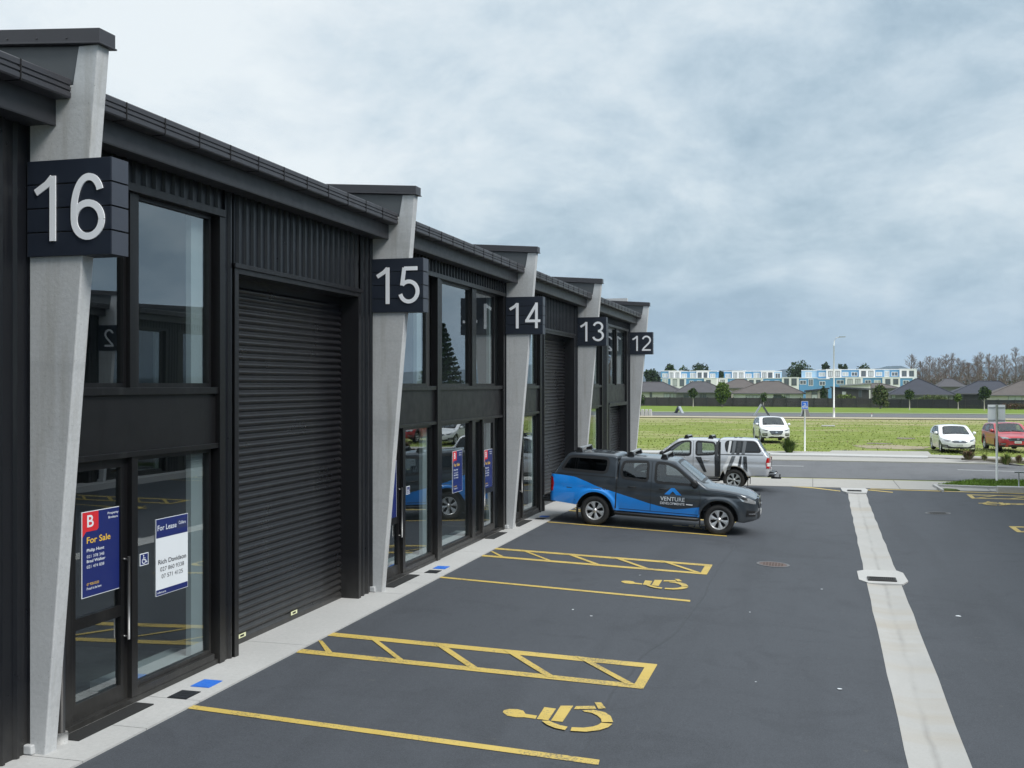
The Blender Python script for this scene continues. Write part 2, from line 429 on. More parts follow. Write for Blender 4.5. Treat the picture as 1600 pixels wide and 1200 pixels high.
def chx(y):
    yy_ = min(max(y, CHL[0].y), CHL[-1].y+2)
    return interp(CHL, yy_), interp(CHR, max(yy_, CHR[0].y))
cy = [-30,-10,0] + frange(8,34,26) + frange(35,41.6,14)
mb = MB(); rows = []
for y in cy:
    a, b = chx(y)
    cxs = [-6.53,-5,-3,-1,.3,a-.1,a+.012,a+.02,b-.02,b-.012,b+.1,3,5,7,9.5]
    rows.append([(x, y, gz(x, y) - (.07 if i in (7,8) else 0)) for i, x in enumerate(cxs)])
mb.grid(rows, 0, False)
tag(mb.build('car_park', M['asphalt']), 'dark asphalt car park falling towards the central drain', None, None, 'structure')
# concrete drain channel (slightly skewed)
mb = MB(); yy = [2,5,8] + frange(8.01, 39.0, 30) + [40.2]; rows = []
for y in yy:
    a, b = chx(y); z0_ = max(gz(a, y), gz(b, y))
    wv = .010*math.sin(y*3.1) + .006*math.sin(y*7.7)
    rows.append([(a+wv, y, gz(a,y)+.005), (a+.28*(b-a), y, gz(1.5,y)-.004), (a+.5*(b-a), y, gz(1.5,y)-.012), (a+.72*(b-a), y, gz(1.5,y)-.004), (b-wv, y, gz(b,y)+.005)])
def m_channel():
    m, nt, N, L, bs = newmat('channel_concrete'); p = wpos(nt)
    c = mixc(nt, noi(nt, 1.2, 6, .6, wpos(nt, (1.2,.5,1)), .8), (.33,.328,.318), (.45,.45,.44))
    cross = noi(nt, 1.1, 3, .6, wpos(nt, (.25,1,1)), .3)
    c = mixc(nt, maprange(nt, cross, .5, .68, 0, .6), c, (.36,.32,.26))
    c = mixc(nt, maprange(nt, noi(nt, 30, 4, .7, p), .35, .75, 0, .3), c, (.30,.29,.27))
    # water stain down the middle, as a worn dark thread
    sx = node(nt, 'ShaderNodeSeparateXYZ'); L.new(p, sx.inputs[0])
    def mm(op, a, b):
        n = node(nt, 'ShaderNodeMath', operation=op)
        for i, v in enumerate((a,b)):
            if isinstance(v, (int,float)): n.inputs[i].default_value = v
            else: L.new(v, n.inputs[i])
        return n.outputs[0]
    y0, y1 = CHL[0].y, CHL[3].y; c0 = (CHL[0].x+CHR[0].x)/2; c1 = (CHL[3].x+CHR[3].x)/2
    ctr = mm('ADD', mm('MULTIPLY', mm('SUBTRACT', sx.outputs[1], y0), (c1-c0)/(y1-y0)), c0)
    wob = mm('MULTIPLY', mm('SUBTRACT', noi(nt, .8, 3, .6, p), .5), .16)
    d = mm('ABSOLUTE', mm('ADD', mm('SUBTRACT', sx.outputs[0], ctr), wob), 0)
    th = maprange(nt, d, 0, .055, .38, 0)
    brk = maprange(nt, noi(nt, .9, 4, .6, wpos(nt, (1,1,1))), .4, .6, .25, 1)
    c = mixc(nt, mm('MULTIPLY', th, brk), c, (.17,.165,.155))
    L.new(c, bs.inputs['Base Color']); bs.inputs['Roughness'].default_value = .8
    bump(nt, noi(nt, 40, 4, .7, p), .3, .01, bs)
    return m
M['channel'] = m_channel()
mb.grid(rows)
tag(mb.build('drain_channel', M['channel']), 'pale concrete dish channel running down the middle of the car park', None, None, 'structure')
# collars round the grates
def collar(pts, name='drain_collar'):
    mb = MB(); P = [at(*p) for p in pts]; top = [(p.x, p.y, -.346 + (p.z+.364)*.6) for p in P]
    zt = max(q.z for q in P) + .012
    top = [(p.x, p.y, zt) for p in P]; n = len(P)
    mb.add(top + [(a,b,c-.06) for a,b,c in top], [tuple(range(n))[::-1]] + [(i,(i+1)%n,(i+1)%n+n,i+n) for i in range(n)])
    return tag(mb.build(name, M['slab']), None, None, None, 'structure'), zt
_, z1 = collar([(1339,893),(1352,891.5),(1401,893.5),(1411,897),(1419,910),(1411,915),(1357,912),(1342,906)])
_, z2 = collar([(1313,762),(1316,768),(1323,771),(1354,772),(1356,766),(1350,762)])
def grate(px0, px1, py0, py1, zt, label):
    a = at(px0, py1); b = at(px1, py0); a0 = at(px0, (py0+py1)/2); b0 = at(px1, (py0+py1)/2)
    x0, x1 = a0.x, b0.x; yc = (a0.y+b0.y)/2; hd = .20
    rt = empty('drain_grate', ((x0+x1)/2, yc, zt), 0, label, 'drain grate')
    W = (x1-x0)/2
    f = MB(); z0 = .004; z1 = .022
    f.box(-W, W, -hd, -hd+.03, z0, z1); f.box(-W, W, hd-.03, hd, z0, z1); f.box(-W, -W+.03, -hd+.03, hd-.03, z0, z1); f.box(W-.03, W, -hd+.03, hd-.03, z0, z1)
    f.build('frame', M['castiron'], rt)
    g = MB(); n = 13
    for i in range(n):
        x = -W+.03 + (2*W-.06)*(i+.5)/n
        g.box(x-.008, x+.008, -hd+.032, hd-.032, z0, z1-.003)
    g.box(-W+.03, W-.03, -.012, .012, z0+.001, z1-.005)
    g.build('bars', M['castiron'], rt)
    k = MB(); k.box(-W+.02, W-.02, -hd+.02, hd-.02, .001, .003); k.build('pit', M['dark'], rt)
grate(1356, 1400, 901, 914, z1, 'slotted iron drain grate in the pale collar of the channel')
grate(1324, 1346, 767, 769.5, z2, 'far drain grate at the end of the channel by the footpath')
M['manrim'] = simple('worn_iron_rim', (.14,.14,.145), .6, .2, .3, 12)
def manhole(px, py, r, mat, label):
    c = at(px, py); rt = empty('manhole_cover', (c.x, c.y, c.z+.004), 0, label, 'manhole cover')
    a = math.atan(.0445 if c.x < 1.2 else -.02); rt.rotation_euler.y = a
    rg = MB(); n = 40
    def ring(r0, r1, z): return [[(r_*math.cos(2*math.pi*i/n), r_*math.sin(2*math.pi*i/n), z) for i in range(n+1)] for r_ in (r0, r1)]
    rg.grid(ring(r*.84, r, .004), 0, False); rg.build('rim', M['manrim'], rt)
    cv = MB(); cv.grid(ring(.01, r*.82, .003)[::-1], 0, False)
    for i in range(-4, 5):
        for j in range(-4, 5):
            if math.hypot(i, j)*.19 < .74: cv.box(r*(i*.18-.05), r*(i*.18+.05), r*(j*.18-.05), r*(j*.18+.05), .0035, .010)
    cv.build('lid', mat, rt)
manhole(1208, 882, .34, M['castred'], 'round rusty manhole cover in the asphalt left of the drain channel')
manhole(1465.5, 802, .36, M['castiron'], 'round grey manhole cover in the asphalt right of the drain channel')

# concrete apron along the units (separate slabs with joints)
BAYS = [.42, 8.72, 17.05, 25.35, 33.65, 43.9]
def apron(sign):
    mb = MB(); X0, X1 = -7.7, -6.53
    js = [-8,-4]
    for b in BAYS[:-1]: js += [b-.05, b+.95, b+1.95, b+4.6]
    js = sorted(js + [44.4])
    for a, b in zip(js, js[1:]): mb.box(X0, X1, a+.006, b-.006, -.6, 0)
    mb.box(X0, X1-.03, -8, 44.3, -.6, -.012, 1)
    return tag(mb.build('apron_slab' , [M['slab'], M['dark']], xf=(None if sign < 0 else lambda v: (2.97-v[0], v[1], v[2]))), None, None, None, 'structure')
apron(-1); apron(1)

# ---- painted markings
def mark(name, polys, dz=.006, mat=None, px=True):
    mb = MB()
    for i_, P in enumerate(polys):
        dz += .0007 if i_ else 0
        if len(P[0]) == 2: P = [at(*p) for p in P]
        mb.add([(p[0], p[1], gz(p[0], p[1]) + dz) for p in P], [tuple(range(len(P)))])
    return tag(mb.build(name, mat or M['yellow']), None, None, None, 'structure')
def shift(polys, dy, dx=0): return [[(p[0]+dx, p[1]+dy, 0) for p in P] for P in polys]
def W(P): return [at(*p) for p in P]
line = [W([(288,1100.5),(937,1188),(935,1196),(281,1106)])]
hat = [W([(517,988.5),(1027,1038.5),(1023,1045),(511,993.8)]), W([(470,1014.5),(1007,1070.5),(1003,1077),(463,1020.3)]),
       W([(1008.5,1041),(1027,1039.5),(1005,1077),(990,1072)])]
for a, b, c, d in [((497,1001),(504,1002),(522,1023),(511,1022)), ((575,996),(585,997),(635,1035),(624,1034)), ((676,1005),(690,1006),(751,1047),(736,1046)), ((785,1015.5),(800,1017),(870,1060),(855,1059)), ((898,1026),(912,1027.5),(993,1071),(978,1070))]:
    hat.append(W([a, b, c, d]))
def zs(x, y): return (600 + x/2.857, 840 + y/2.857)
sym = []
sym.append(W([zs(530,782),zs(535,773),zs(560,767),zs(595,768),zs(622,775),zs(632,789),zs(684,797),zs(676,811),zs(625,804),zs(590,804),zs(550,797)]))
sym.append(W([zs(716,759),zs(768,766),zs(733,818),zs(682,812)]))
sym.append(W([zs(789,753),zs(845,753),zs(797,825),zs(745,820)]))
sym.append(W([zs(857,755),zs(940,754),zs(947,767),zs(848,769)]))
sym.append(W([zs(940,738),zs(970,739),zs(990,765),zs(957,768)]))
def arcw(P, Q):  # outer and inner outlines
    return [W([P[i], P[i+1], Q[i+1], Q[i]]) for i in range(len(P)-1)]
sym += arcw([zs(885,774),zs(935,772),zs(985,783),zs(1012,800),zs(1023,828)], [zs(893,780),zs(925,785),zs(952,798),zs(968,812),zs(972,828)])
sym += arcw([zs(1020,836),zs(1000,852),zs(960,865),zs(900,872),zs(832,868)], [zs(970,831),zs(955,841),zs(930,849),zs(890,854),zs(838,852)])
sym += arcw([zs(808,865),zs(760,855),zs(725,840),zs(704,824)], [zs(820,850),zs(785,843),zs(755,832),zs(738,824)])
for k in range(4):
    dy = 8.25*k
    if k < 4: mark('parking_line', shift(line, dy) if k else line)
    mark('hatched_marking', shift(hat, dy) if k else hat)
    mark('accessible_symbol', shift(sym, dy, -.08*k) if k else sym)
# opposite row, mirrored
def mir(polys, dy): return [[(3.05-p[0], p[1]+dy, 0) for p in P][::-1] for P in polys]
for k in range(-1, 4):
    mark('parking_line', mir(line, 8.25*k+2.0)); mark('hatched_marking', mir(hat, 8.25*k+.6)); mark('accessible_symbol', mir(sym, 8.25*k+.6))
mark('boundary_line', [[(1222,759.5),(1270,763),(1313,768),(1313,767),(1270,761.8),(1222,758.6)][::-1], [(1354,766),(1395,770),(1395,769),(1354,765)][::-1], [(1360,764.6),(1600,772.2),(1600,771.2),(1360,763.8)][::-1]])

def wander(name, pts, w_, mat, seed, dz=.0025):
    P = [at(*p) for p in pts]; Q = []
    for a, b in zip(P, P[1:]):
        for k in range(14): Q.append(a.lerp(b, k/14))
    Q = [(q.x+.06*noise.noise(Vector((q.y*.9, seed, 0))), q.y) for q in Q]; mb = MB(); rows = []
    for i, (x, y) in enumerate(Q):
        h_ = w_*(.4+.7*abs(noise.noise(Vector((y*2.3, seed, 3))))+.1); rows.append([(x-h_, y, gz(x-h_,y)+dz), (x+h_, y, gz(x+h_,y)+dz)])
    mb.grid(rows, 0, False); return tag(mb.build(name, mat), None, None, None, 'structure')
M['tar'] = simple('old_tar_seam', (.043,.048,.056), .7, 0, .15, 6)
wander('asphalt_seam', [(905,1190),(960,1080),(1000,1030),(1060,985),(1100,930),(1118,895),(1150,850)], .022, M['tar'], 2)
# ---- pavement, road, berm beyond the car park
FL = lambda x, y: gz(x, max(y, 41.2))
def flat(name, mat, poly, z, label=None, bot=.3):
    mb = MB(); n = len(poly)
    mb.add([(p[0],p[1],z) for p in poly] + [(p[0],p[1],z-bot) for p in poly], [tuple(range(n))] + [(i,i+n,(i+1)%n+n,(i+1)%n) for i in range(n)])
    return tag(mb.build(name, mat), label, None, None, 'structure')
Y1 = 41.0; Y2 = 44.6; Y3 = 54.6
flat('footpath', M['path'], [(-90,Y1),(90,Y1),(90,Y2),(-90,Y2)], -.235, 'pale concrete footpath and crossing at the end of the car park')
mb = MB()
for i in range(-14, 30): mb.box(i*3-.008, i*3+.008, Y1, Y2, -.236, -.2325)
tag(mb.build('footpath_joints', M['seam']), None, None, None, 'structure')
def kz(px, py, z):
    D = FPX*(EYE-z)/(py-600); X = (px-1270)*KK*D; return Vector((X, (D+X*ST)/CT, z))
flat('road', M['road'], [(-200,Y2),(200,Y2+2),(200,Y3+1.5),(-200,Y3)], -.28, 'grey asphalt road crossing behind the car park')
mb = MB(); z = -.276
for a, b in (((1160,726.6),(1256,728.4)), ((1496,733.8),(1640,738.2))):
    p = kz(*a, z); q = kz(*b, z); mb.add([(p.x,p.y-.07,z),(q.x,q.y-.07,z),(q.x,q.y+.07,z),(p.x,p.y+.07,z)], [(0,1,2,3)])
tag(mb.build('lane_line', M['whiteline']), None, None, None, 'structure')
# far side: concrete parking bay and path
def pk(z, *P): return [kz(a, b, z) for a, b in P]
far = pk(-.235, (700,701),(1202,703.5),(1204,710),(1303,712),(1318,722),(1500,728.5),(1700,733),(1700,729),(1560,723),(1470,714.5),(1440,717),(1302,713))
flat('parking_bay', M['path'], [(-80,Y3-.02),(kz(1600,730,-.24).x,Y3+.9),(kz(1600,727,-.24).x,kz(1600,727,-.24).y),(kz(1500,716,-.24).x,kz(1500,716,-.24).y),(kz(1440,713.5,-.24).x,kz(1440,713.5,-.24).y),(-80,kz(1200,711,-.24).y-1.0)], -.24)
flat('kerb', M['slab'], [(-80,58.2),(kz(1300,712.5,-.2).x,kz(1300,712.5,-.2).y),(kz(1450,715.5,-.2).x,kz(1450,715.5,-.2).y),(kz(1450,713,-.2).x,kz(1450,713,-.2).y),(kz(1300,709.5,-.2).x,kz(1300,709.5,-.2).y),(-80,58.7)], -.17)
flat('footpath', M['path'], [kz(900,702,-.2),kz(900,706,-.2)*1,kz(1200,710.5,-.2),kz(1300,711.5,-.2),kz(1440,714,-.2),kz(1700,722.5,-.2),kz(1700,718.5,-.2),kz(1455,710.5,-.2),kz(1450,705.5,-.2),kz(1300,704,-.2),kz(1296,706,-.2),kz(1200,705,-.2)][::1], -.19, 'pale footpath on the far side of the road')
# narrow planted verge, mulch
M['mulch'] = simple('bark_mulch', (.20,.17,.14), .95, 0, .45, 14, bmp=.8)
flat('planting_bed', M['mulch'], [kz(1502,717,-.2),kz(1700,726.5,-.2),kz(1700,723.5,-.2),kz(1515,716,-.2)], -.15)
# grass berm on the near footpath, right
M['lawn'] = simple('lawn_grass', (.12,.20,.03), 1, 0, .45, 9, bmp=.9, spec=.1)
M['lawn2'] = simple('moss_grass', (.07,.10,.025), 1, 0, .5, 9, spec=.1)
flat('grass_berm', M['lawn'], [kz(1464,757.5,-.2),kz(1560,761,-.2),kz(1700,766,-.2),kz(1700,752,-.2),kz(1520,749.5,-.2)], -.19)
flat('grass_patch', M['lawn2'], [kz(1463,763.8,-.22),kz(1474,765.4,-.22),kz(1500,765.6,-.22),kz(1494,763.6,-.22),kz(1478,762.6,-.22)], -.225)
flat('kerb', M['slab'], [kz(1457,757.8,-.2),kz(1472,766.5,-.2),kz(1475,766.5,-.2),kz(1463,758.6,-.2),kz(1559,762.5,-.2),kz(1559,761.2,-.2)], -.165)
# far road
def fgz(x, y): return gz(0, y)
strip_sheet('far_road', M['road'], [-300,0,100,300], [138,150,158], lambda x, y: gz(0, y), .05, label='distant grey road between the field and the fence')
M['gravel'] = simple('dry_verge', (.40,.36,.27), 1, 0, .3, .6, spec=.1)
strip_sheet('gravel_verge', M['gravel'], [-300,0,100,300], [131,134,138], lambda x, y: gz(0, y), .03)
strip_sheet('far_kerb', M['slab'], [-300,0,100,300], [158,159.4], lambda x, y: gz(0, y), .12)
M['farverge'] = simple('bright_verge_grass', (.15,.215,.04), 1, 0, .3, .25, spec=.1)
strip_sheet('far_verge', M['farverge'], [-300,0,100,300], [159.4,198,230], lambda x, y: gz(0, y), .05)
# bare worn ground by the crossing
M['worn'] = simple('worn_soil', (.30,.265,.185), 1, 0, .35, 1.2, bmp=.5, spec=.1)
def blob(name, mat, cx_, cy_, rx, ry, dz, seed):
    r_ = random.Random(seed); n = 40; P = []
    for i in range(n):
        a = 2*math.pi*i/n; k = .75 + .35*noise.noise(Vector((math.cos(a)*1.8, math.sin(a)*1.8, seed)))+.12*r_.random()
        x = cx_ + rx*k*math.cos(a); y = cy_ + ry*k*math.sin(a); P.append((x, y, gz(x,y)+dz))
    mb = MB(); mb.add(P, [tuple(range(n))]); return tag(mb.build(name, mat), None, None, None, 'structure')
p = at(1395,698); blob('worn_ground', M['worn'], p.x, p.y+.6, 2.7, 2.6, -.035, 3)
p = at(1372,692); blob('worn_ground', M['mulch'], p.x, p.y, 1.0, .9, -.03, 5)
p = at(1415,684); blob('worn_ground', M['mulch'], p.x, p.y, .9, 1.3, -.032, 8)

# ================================================================ warehouse rows
FX = -7.18
def building(mirror, name, label):
    xf = (lambda v: (2.97 - v[0], v[1], v[2])) if mirror else None
    fl = 1 if mirror else 0
    root = empty(name, (0,0,0), 0, label, 'industrial building')
    def B(mb, nm, mat, bevel=0, parent=None):
        o = mb.build(nm, mat, parent or root, bevel=bevel, xf=xf); return o
    def ribs(mb, y0, y1, z0, z1, X=FX):
        prof = []; y = y0
        while y < y1 - .02:
            prof += [(X, y), (X, min(y1, y+.115)), (X+.032, min(y1, y+.137)), (X+.032, min(y1, y+.168))]
            y += .19
        prof.append((X, y1))
        mb.grid([[(a, b, z) for a, b in prof] for z in (z0, z1)], 0, False)
    cl = MB(); inner = MB()
    ped = 0.05
    def zone(y0, y1, z0, z1): ribs(cl, y0, y1, z0, z1); inner.box(FX-.14, FX-.03, y0, y1, z0, z1)
    def pane(y0, y1, z0, z1, X, nm='window', fw=.05, lip=.035):
        f = MB()
        f.box(X-.05, X+lip, y0, y0+fw, z0, z1); f.box(X-.05, X+lip, y1-fw, y1, z0, z1)
        f.box(X-.05, X+lip, y0+fw, y1-fw, z0, z0+fw); f.box(X-.05, X+lip, y0+fw, y1-fw, z1-fw, z1)
        o = B(f, nm, M['frame'])
        g = MB(); g.quad((X,y0+fw,z0+fw),(X,y1-fw,z0+fw),(X,y1-fw,z1-fw),(X,y0+fw,z1-fw))
        gp = B(g, 'pane', M['glass'], parent=o); return o
    def door(y0, y1, X, hinge_left=True):
        z0, z1 = .06, 2.70; st = .12
        f = MB()
        f.box(X-.04, X+.03, y0, y0+st, z0, z1); f.box(X-.04, X+.03, y1-st, y1, z0, z1)
        f.box(X-.04, X+.03, y0+st, y1-st, z0, z0+.17); f.box(X-.04, X+.03, y0+st, y1-st, z1-.10, z1); f.box(X-.04, X+.03, y0+st, y1-st, .98, 1.10)
        o = B(f, 'entry_door', M['frame'])
        for a, b in ((z0+.17,.98),(1.10,z1-.10)):
            g = MB(); g.quad((X,y0+st,a),(X,y1-st,a),(X,y1-st,b),(X,y0+st,b)); B(g, 'pane', M['glass'], parent=o)
        h = MB(); hy = (y1-st*.45) if hinge_left else (y0+st*.45)
        h.tube([(X+.085,hy,.72),(X+.085,hy,1.62)], .016, 10); h.tube([(X+.03,hy,.75),(X+.085,hy,.75)], .012, 8); h.tube([(X+.03,hy,1.59),(X+.085,hy,1.59)], .012, 8)
        B(h, 'handle', M['steel'], parent=o)
    HZ = 5.60
    fr = MB(); sp = MB(); lo = MB(); room = MB(); rev = MB(); roll_y = []
    GX = FX - .09
    def glazing(y0, y1, ups, lows, doors, dl=True):
        fr = MB(); sp = MB()
        # outer surround, spandrel, threshold
        fr.box(FX-.12, FX+.05, y0, y1, HZ, HZ+.09)                     # head flashing
        fr.box(FX-.12, FX+.03, y1-.12, y1, .0, HZ); fr.box(FX-.12, FX+.03, y0, y0+.06, .0, HZ)
        fr.box(FX-.12, FX+.01, y0+.06, y1-.12, 3.38, 3.46); fr.box(FX-.12, FX+.01, y0+.06, y1-.12, 2.70, 2.76)
        sp.box(FX-.12, FX-.035, y0+.06, y1-.12, 2.76, 3.38)
        fr.box(FX-.12, FX+.005, y0+.06, y1-.12, 0, .06)
        for a, b in ups: pane(a, b, 3.46, HZ, GX)
        for (a, b), (c, d) in zip(ups, ups[1:]): fr.box(FX-.12, FX-.005, b, c, 3.46, HZ)
        for a, b in lows: pane(a, b, .14, 2.70, GX); fr.box(FX-.12, FX-.004, a, b, .06, .14)
        for a, b, h in doors: door(a, b, GX, h)
        allp = sorted([(a, b) for a, b in lows] + [(a, b) for a, b, _ in doors])
        for (a, b), (c, d) in zip(allp, allp[1:]):
            if c - b > .005: fr.box(FX-.12, FX-.003, b, c, .06, 2.70)
        if allp[0][0] > y0+.07: fr.box(FX-.12, FX-.005, y0+.06, allp[0][0], .06, 2.70)
        if ups[0][0] > y0+.07: fr.box(FX-.12, FX-.005, y0+.06, ups[0][0], 3.46, HZ)
        for a, b in lows: rev.box(FX-.62, FX-.15, a, b, .05, .17)
        # plastered reveals and returns inside
        for a, b in ups + [l for l in lows]:
            pass
        z = (3.46, HZ); b = ups[-1][1]; rw_ = .30 if dl else .15; rev.box(FX-.22, FX-.15, b-rw_, b+.02, 3.3, HZ)
        b = max(x[1] for x in lows+[d[:2] for d in doors]); rev.box(FX-.22, FX-.15, b-rw_, b+.02, .05, 2.95)
        inner.box(FX-.14, FX-.03, y0, y1, HZ+.09, 6.17)
        # room box
        room.box(FX-6.0, FX-.15, y1+.02, y1+.1, 0, 6.2, 0); room.box(FX-6.0, FX-.15, y0-.1, y0-.02, 0, 6.2, 0)
        room.box(FX-6.0, FX-5.9, y0-.02, y1+.02, 0, 6.2, 0); room.box(FX-6.0, FX-.65, y0-.02, y1+.02, -.1, .05, 1); room.box(FX-6.0, FX-.16, y0-.02, y1+.02, 2.98, 3.3, 0)
        room.box(FX-6.0, FX-.16, y0-.02, y1+.02, 6.05, 6.2, 0)
        zone(y0, y1, HZ+.09, 6.17)
        B(fr, 'window_surround', M['frame'], .003); B(sp, 'spandrel_panel', M['spandrel'])
    def shutter(y0, y1, ztop, stick=False):
        X = FX-.29
        j = MB()
        j.box(X-.02, FX+.05, y0, y0+.10, 0, ztop); j.box(X-.02, FX+.05, y1-.10, y1, 0, ztop)
        j.box(X-.02, FX+.05, y0+.10, y1-.10, ztop-.10, ztop); j.box(FX+.05, FX+.075, y0-.03, y1+.03, ztop-.03, ztop+.03)
        B(j, 'door_surround', M['trim'], .004)
        d = MB(); prof = []; p = .1; n = int((ztop-.12)/p)
        for i in range(n):
            zb = .02 + i*p
            for k in range(9):
                t = k/8; prof.append((X + .034*math.sin(math.pi*t)**.9, zb + .082*t))
            prof.append((X-.004, zb+.091))
        prof.append((X, ztop-.1))
        d.grid([[(a, y, b) for a, b in prof] for y in frange(y0+.10, y1-.10, 3)], 0, True)
        d.box(X-.01, X+.035, y0+.10, y1-.10, .0, .06)
        o = B(d, 'roller_door', M['door'])
        if stick:
            for yy_ in (y0+.62, y0+2.15):
                s_ = MB(); s_.box(X+.034, X+.037, yy_, yy_+.20, .075, .13); s_.box(X+.0365, X+.0385, yy_+.05, yy_+.15, .09, .115, 1)
                B(s_, 'sticker', [M['sticker'], M['seam']], parent=o)
    for i, b in enumerate(BAYS[:-1]):
        e = BAYS[i+1]
        typ = 'AABAC'[i]
        if typ == 'A':
            glazing(b+.2, b+3.55, [(b+.34, b+1.62), (b+1.78, b+3.36)], [(b+1.76, b+3.36)], [(b+.66, b+1.65, True)])
            zone(b+3.55, b+3.76, 0, 6.17)
            shutter(b+3.76, b+7.80, 5.02, True)
            zone(b+3.76, b+7.80, 5.02, 6.17)
            zone(b+7.80, e, 0, 6.17)
        elif typ == 'B':
            glazing(b+.2, b+3.42, [(b+.34, b+2.90)], [(b+1.62, b+3.22)], [(b+.60, b+1.50, True)])
            glazing(b+3.42, e-.12, [(b+3.66, b+5.68), (b+5.98, b+7.60)], [(b+3.66, b+5.68), (b+5.90, b+6.45)], [(b+6.55, b+7.60, False)], False)
            zone(e-.12, e, 0, 6.17)
        else:
            glazing(b+.2, b+4.3, [(b+.34, b+1.9),(b+2.1,b+4.0)], [(b+1.8, b+4.0)], [(b+.66, b+1.6, True)])
            zone(b+4.3, b+5.0, 0, 6.17)
            # upper window over a small roller door
            pane(b+5.4, b+7.2, 3.46, HZ, GX); pane(b+7.4, b+9.4, 3.46, HZ, GX)
            fr.box(FX-.12, FX-.005, b+7.2, b+7.4, 3.46, HZ); fr.box(FX-.12, FX+.03, b+5.0, b+5.4, 0, HZ); fr.box(FX-.12, FX+.03, b+9.4, b+9.7, 0, HZ)
            fr.box(FX-.12, FX+.05, b+5.0, b+9.7, HZ, HZ+.09)
            sp.box(FX-.12, FX-.035, b+5.4, b+9.4, 2.78, 3.46); shutter(b+5.4, b+9.4, 2.78)
            zone(b+5.0, b+9.7, HZ+.09, 6.17); zone(b+9.7, e, 0, 6.17)
            room.box(FX-5, FX-.15, b+9.5, b+9.6, 3, 6.2, 0); room.box(FX-5, FX-4.9, b+5, b+9.5, 3, 6.2, 0); rev.box(FX-.62, FX-.15, b+9.34, b+9.42, 3.3, HZ)
            room.box(FX-5, FX-.16, b+5, b+9.5, 2.9, 3.1, 0)
            room.box(FX-5, FX-.15, b+4.9, b+5, 3, 6.2, 0); room.box(FX-5, FX-.15, b+5, b+9.5, 6.05, 6.2, 0)
    B(cl, 'cladding', M['clad']); B(inner, 'light_block_wall', M['dark']); B(fr, 'window_surround', M['frame'], .003); B(sp, 'spandrel_panel', M['spandrel'])  # inner boxes are unseen, added behind the cladding to block light
    B(rev, 'plaster_reveal', M['plaster']); B(room, 'interior', [M['roomwall'], M['floor']])
    # concrete pillars, tapering outwards, with capping and wing wall
    for i, b in enumerate(BAYS):
        th = .17
        pl = MB()
        poly = [(FX-.3, -.02), (-6.985, -.02), (-6.40, 6.66), (-6.615, 6.66), (-6.68, 6.30), (FX-.3, 6.30)]
        pl.prism(poly, 1, b, b+th)
        pl.prism([(FX-.3,0),(-7.09,0),(-7.10,.09),(FX-.3,.09)], 1, b-.05, b+.01)
        B(pl, 'pillar', M['pillar'], .012)
        wl = MB(); wl.prism([(-6.615,6.66),(-6.615,6.2),(-22,7.0),(-22,7.8)][::-1], 1, b+.02, b+th-.02)
        B(wl, 'wing_wall', M['capmetal'])
        cp = MB(); sl = .068
        x0, x1 = -6.365, -22
        for (ya, yb, za, zb_) in ((b-.03, b+th+.04, 6.665, 6.80),):
            vs = []
            for x in (x0, x1):
                dz = (x0-x)*sl; vs += [(x,ya,za+dz),(x,yb,za+dz),(x,yb,zb_+dz),(x,ya,zb_+dz)]
            cp.add(vs, [(0,1,2,3),(7,6,5,4),(0,4,5,1),(1,5,6,2),(2,6,7,3),(3,7,4,0)])
            for x in (x0+.008, x1):
                pass
        vs = []
        for x in (x0+.012, x1):   # drip edge
            dz = (x0-x)*sl; vs += [(x,b-.042,6.655+dz),(x,b+th+.052,6.655+dz),(x,b+th+.052,6.672+dz),(x,b-.042,6.672+dz)]
        cp.add(vs, [(0,1,2,3),(7,6,5,4),(0,4,5,1),(1,5,6,2),(2,6,7,3),(3,7,4,0)])
        for k in range(9):      # rivets
            xx = -6.72 - k*.33; cp.box(xx-.008, xx+.008, b-.038, b-.03, 6.70+(x0-xx)*sl, 6.716+(x0-xx)*sl)
        for k in range(6): cp.box(-6.635, -6.622, b+.008, b+.02, 6.33+k*.055, 6.343+k*.055)
        B(cp, 'capping', M['gutter'], .004)
    # gutters, fascias, roof
    for i, b in enumerate(BAYS[:-1]):
        e = BAYS[i+1]; y0 = b+.17; y1 = e
        g = MB()
        pr = [(-6.86,6.17),(-6.70,6.17),(-6.69,6.185),(-6.69,6.225),(-6.702,6.232),(-6.702,6.24),(-6.69,6.247),(-6.69,6.275),(-6.702,6.282),(-6.702,6.29),(-6.69,6.297),(-6.69,6.345),(-6.70,6.355),(-6.86,6.355)]
        n = int(round((y1-y0)/.66)); st = (y1-y0)/n
        for k in range(n):
            g.prism(pr, 1, y0+k*st+.008, y0+(k+1)*st-.008)
            if k: g.box(-6.85, -6.684, y0+k*st-.007, y0+k*st+.007, 6.165, 6.35, 1)
        B(g, 'gutter', [M['gutter'], M['seam']])
        f = MB(); f.box(-6.885, -6.862, y0, y1, 5.94, 6.30); f.box(FX-.1, -6.886, y0, y1, 5.945, 5.965)
        f.prism([(-6.90,5.925),(-6.862,5.925),(-6.858,5.94),(-6.90,5.94)], 1, y0, y1)
        B(f, 'fascia', M['fascia'])
        r = MB(); r.add([(-6.84,y0,6.32),(-6.84,y1,6.32),(-22,y1,7.30),(-22,y0,7.30)], [(0,1,2,3)]); B(r, 'roof', M['gutter'])
    ew = MB(); ew.box(-22, FX-.12, 44.0, 44.2, -.3, 7.0); ew.box(-22, -21.8, -8, 44.0, -.3, 7.4); ew.box(-22, FX-.12, -.2, 0, -.3, 6.3)
    B(ew, 'end_wall', M['pillar'])
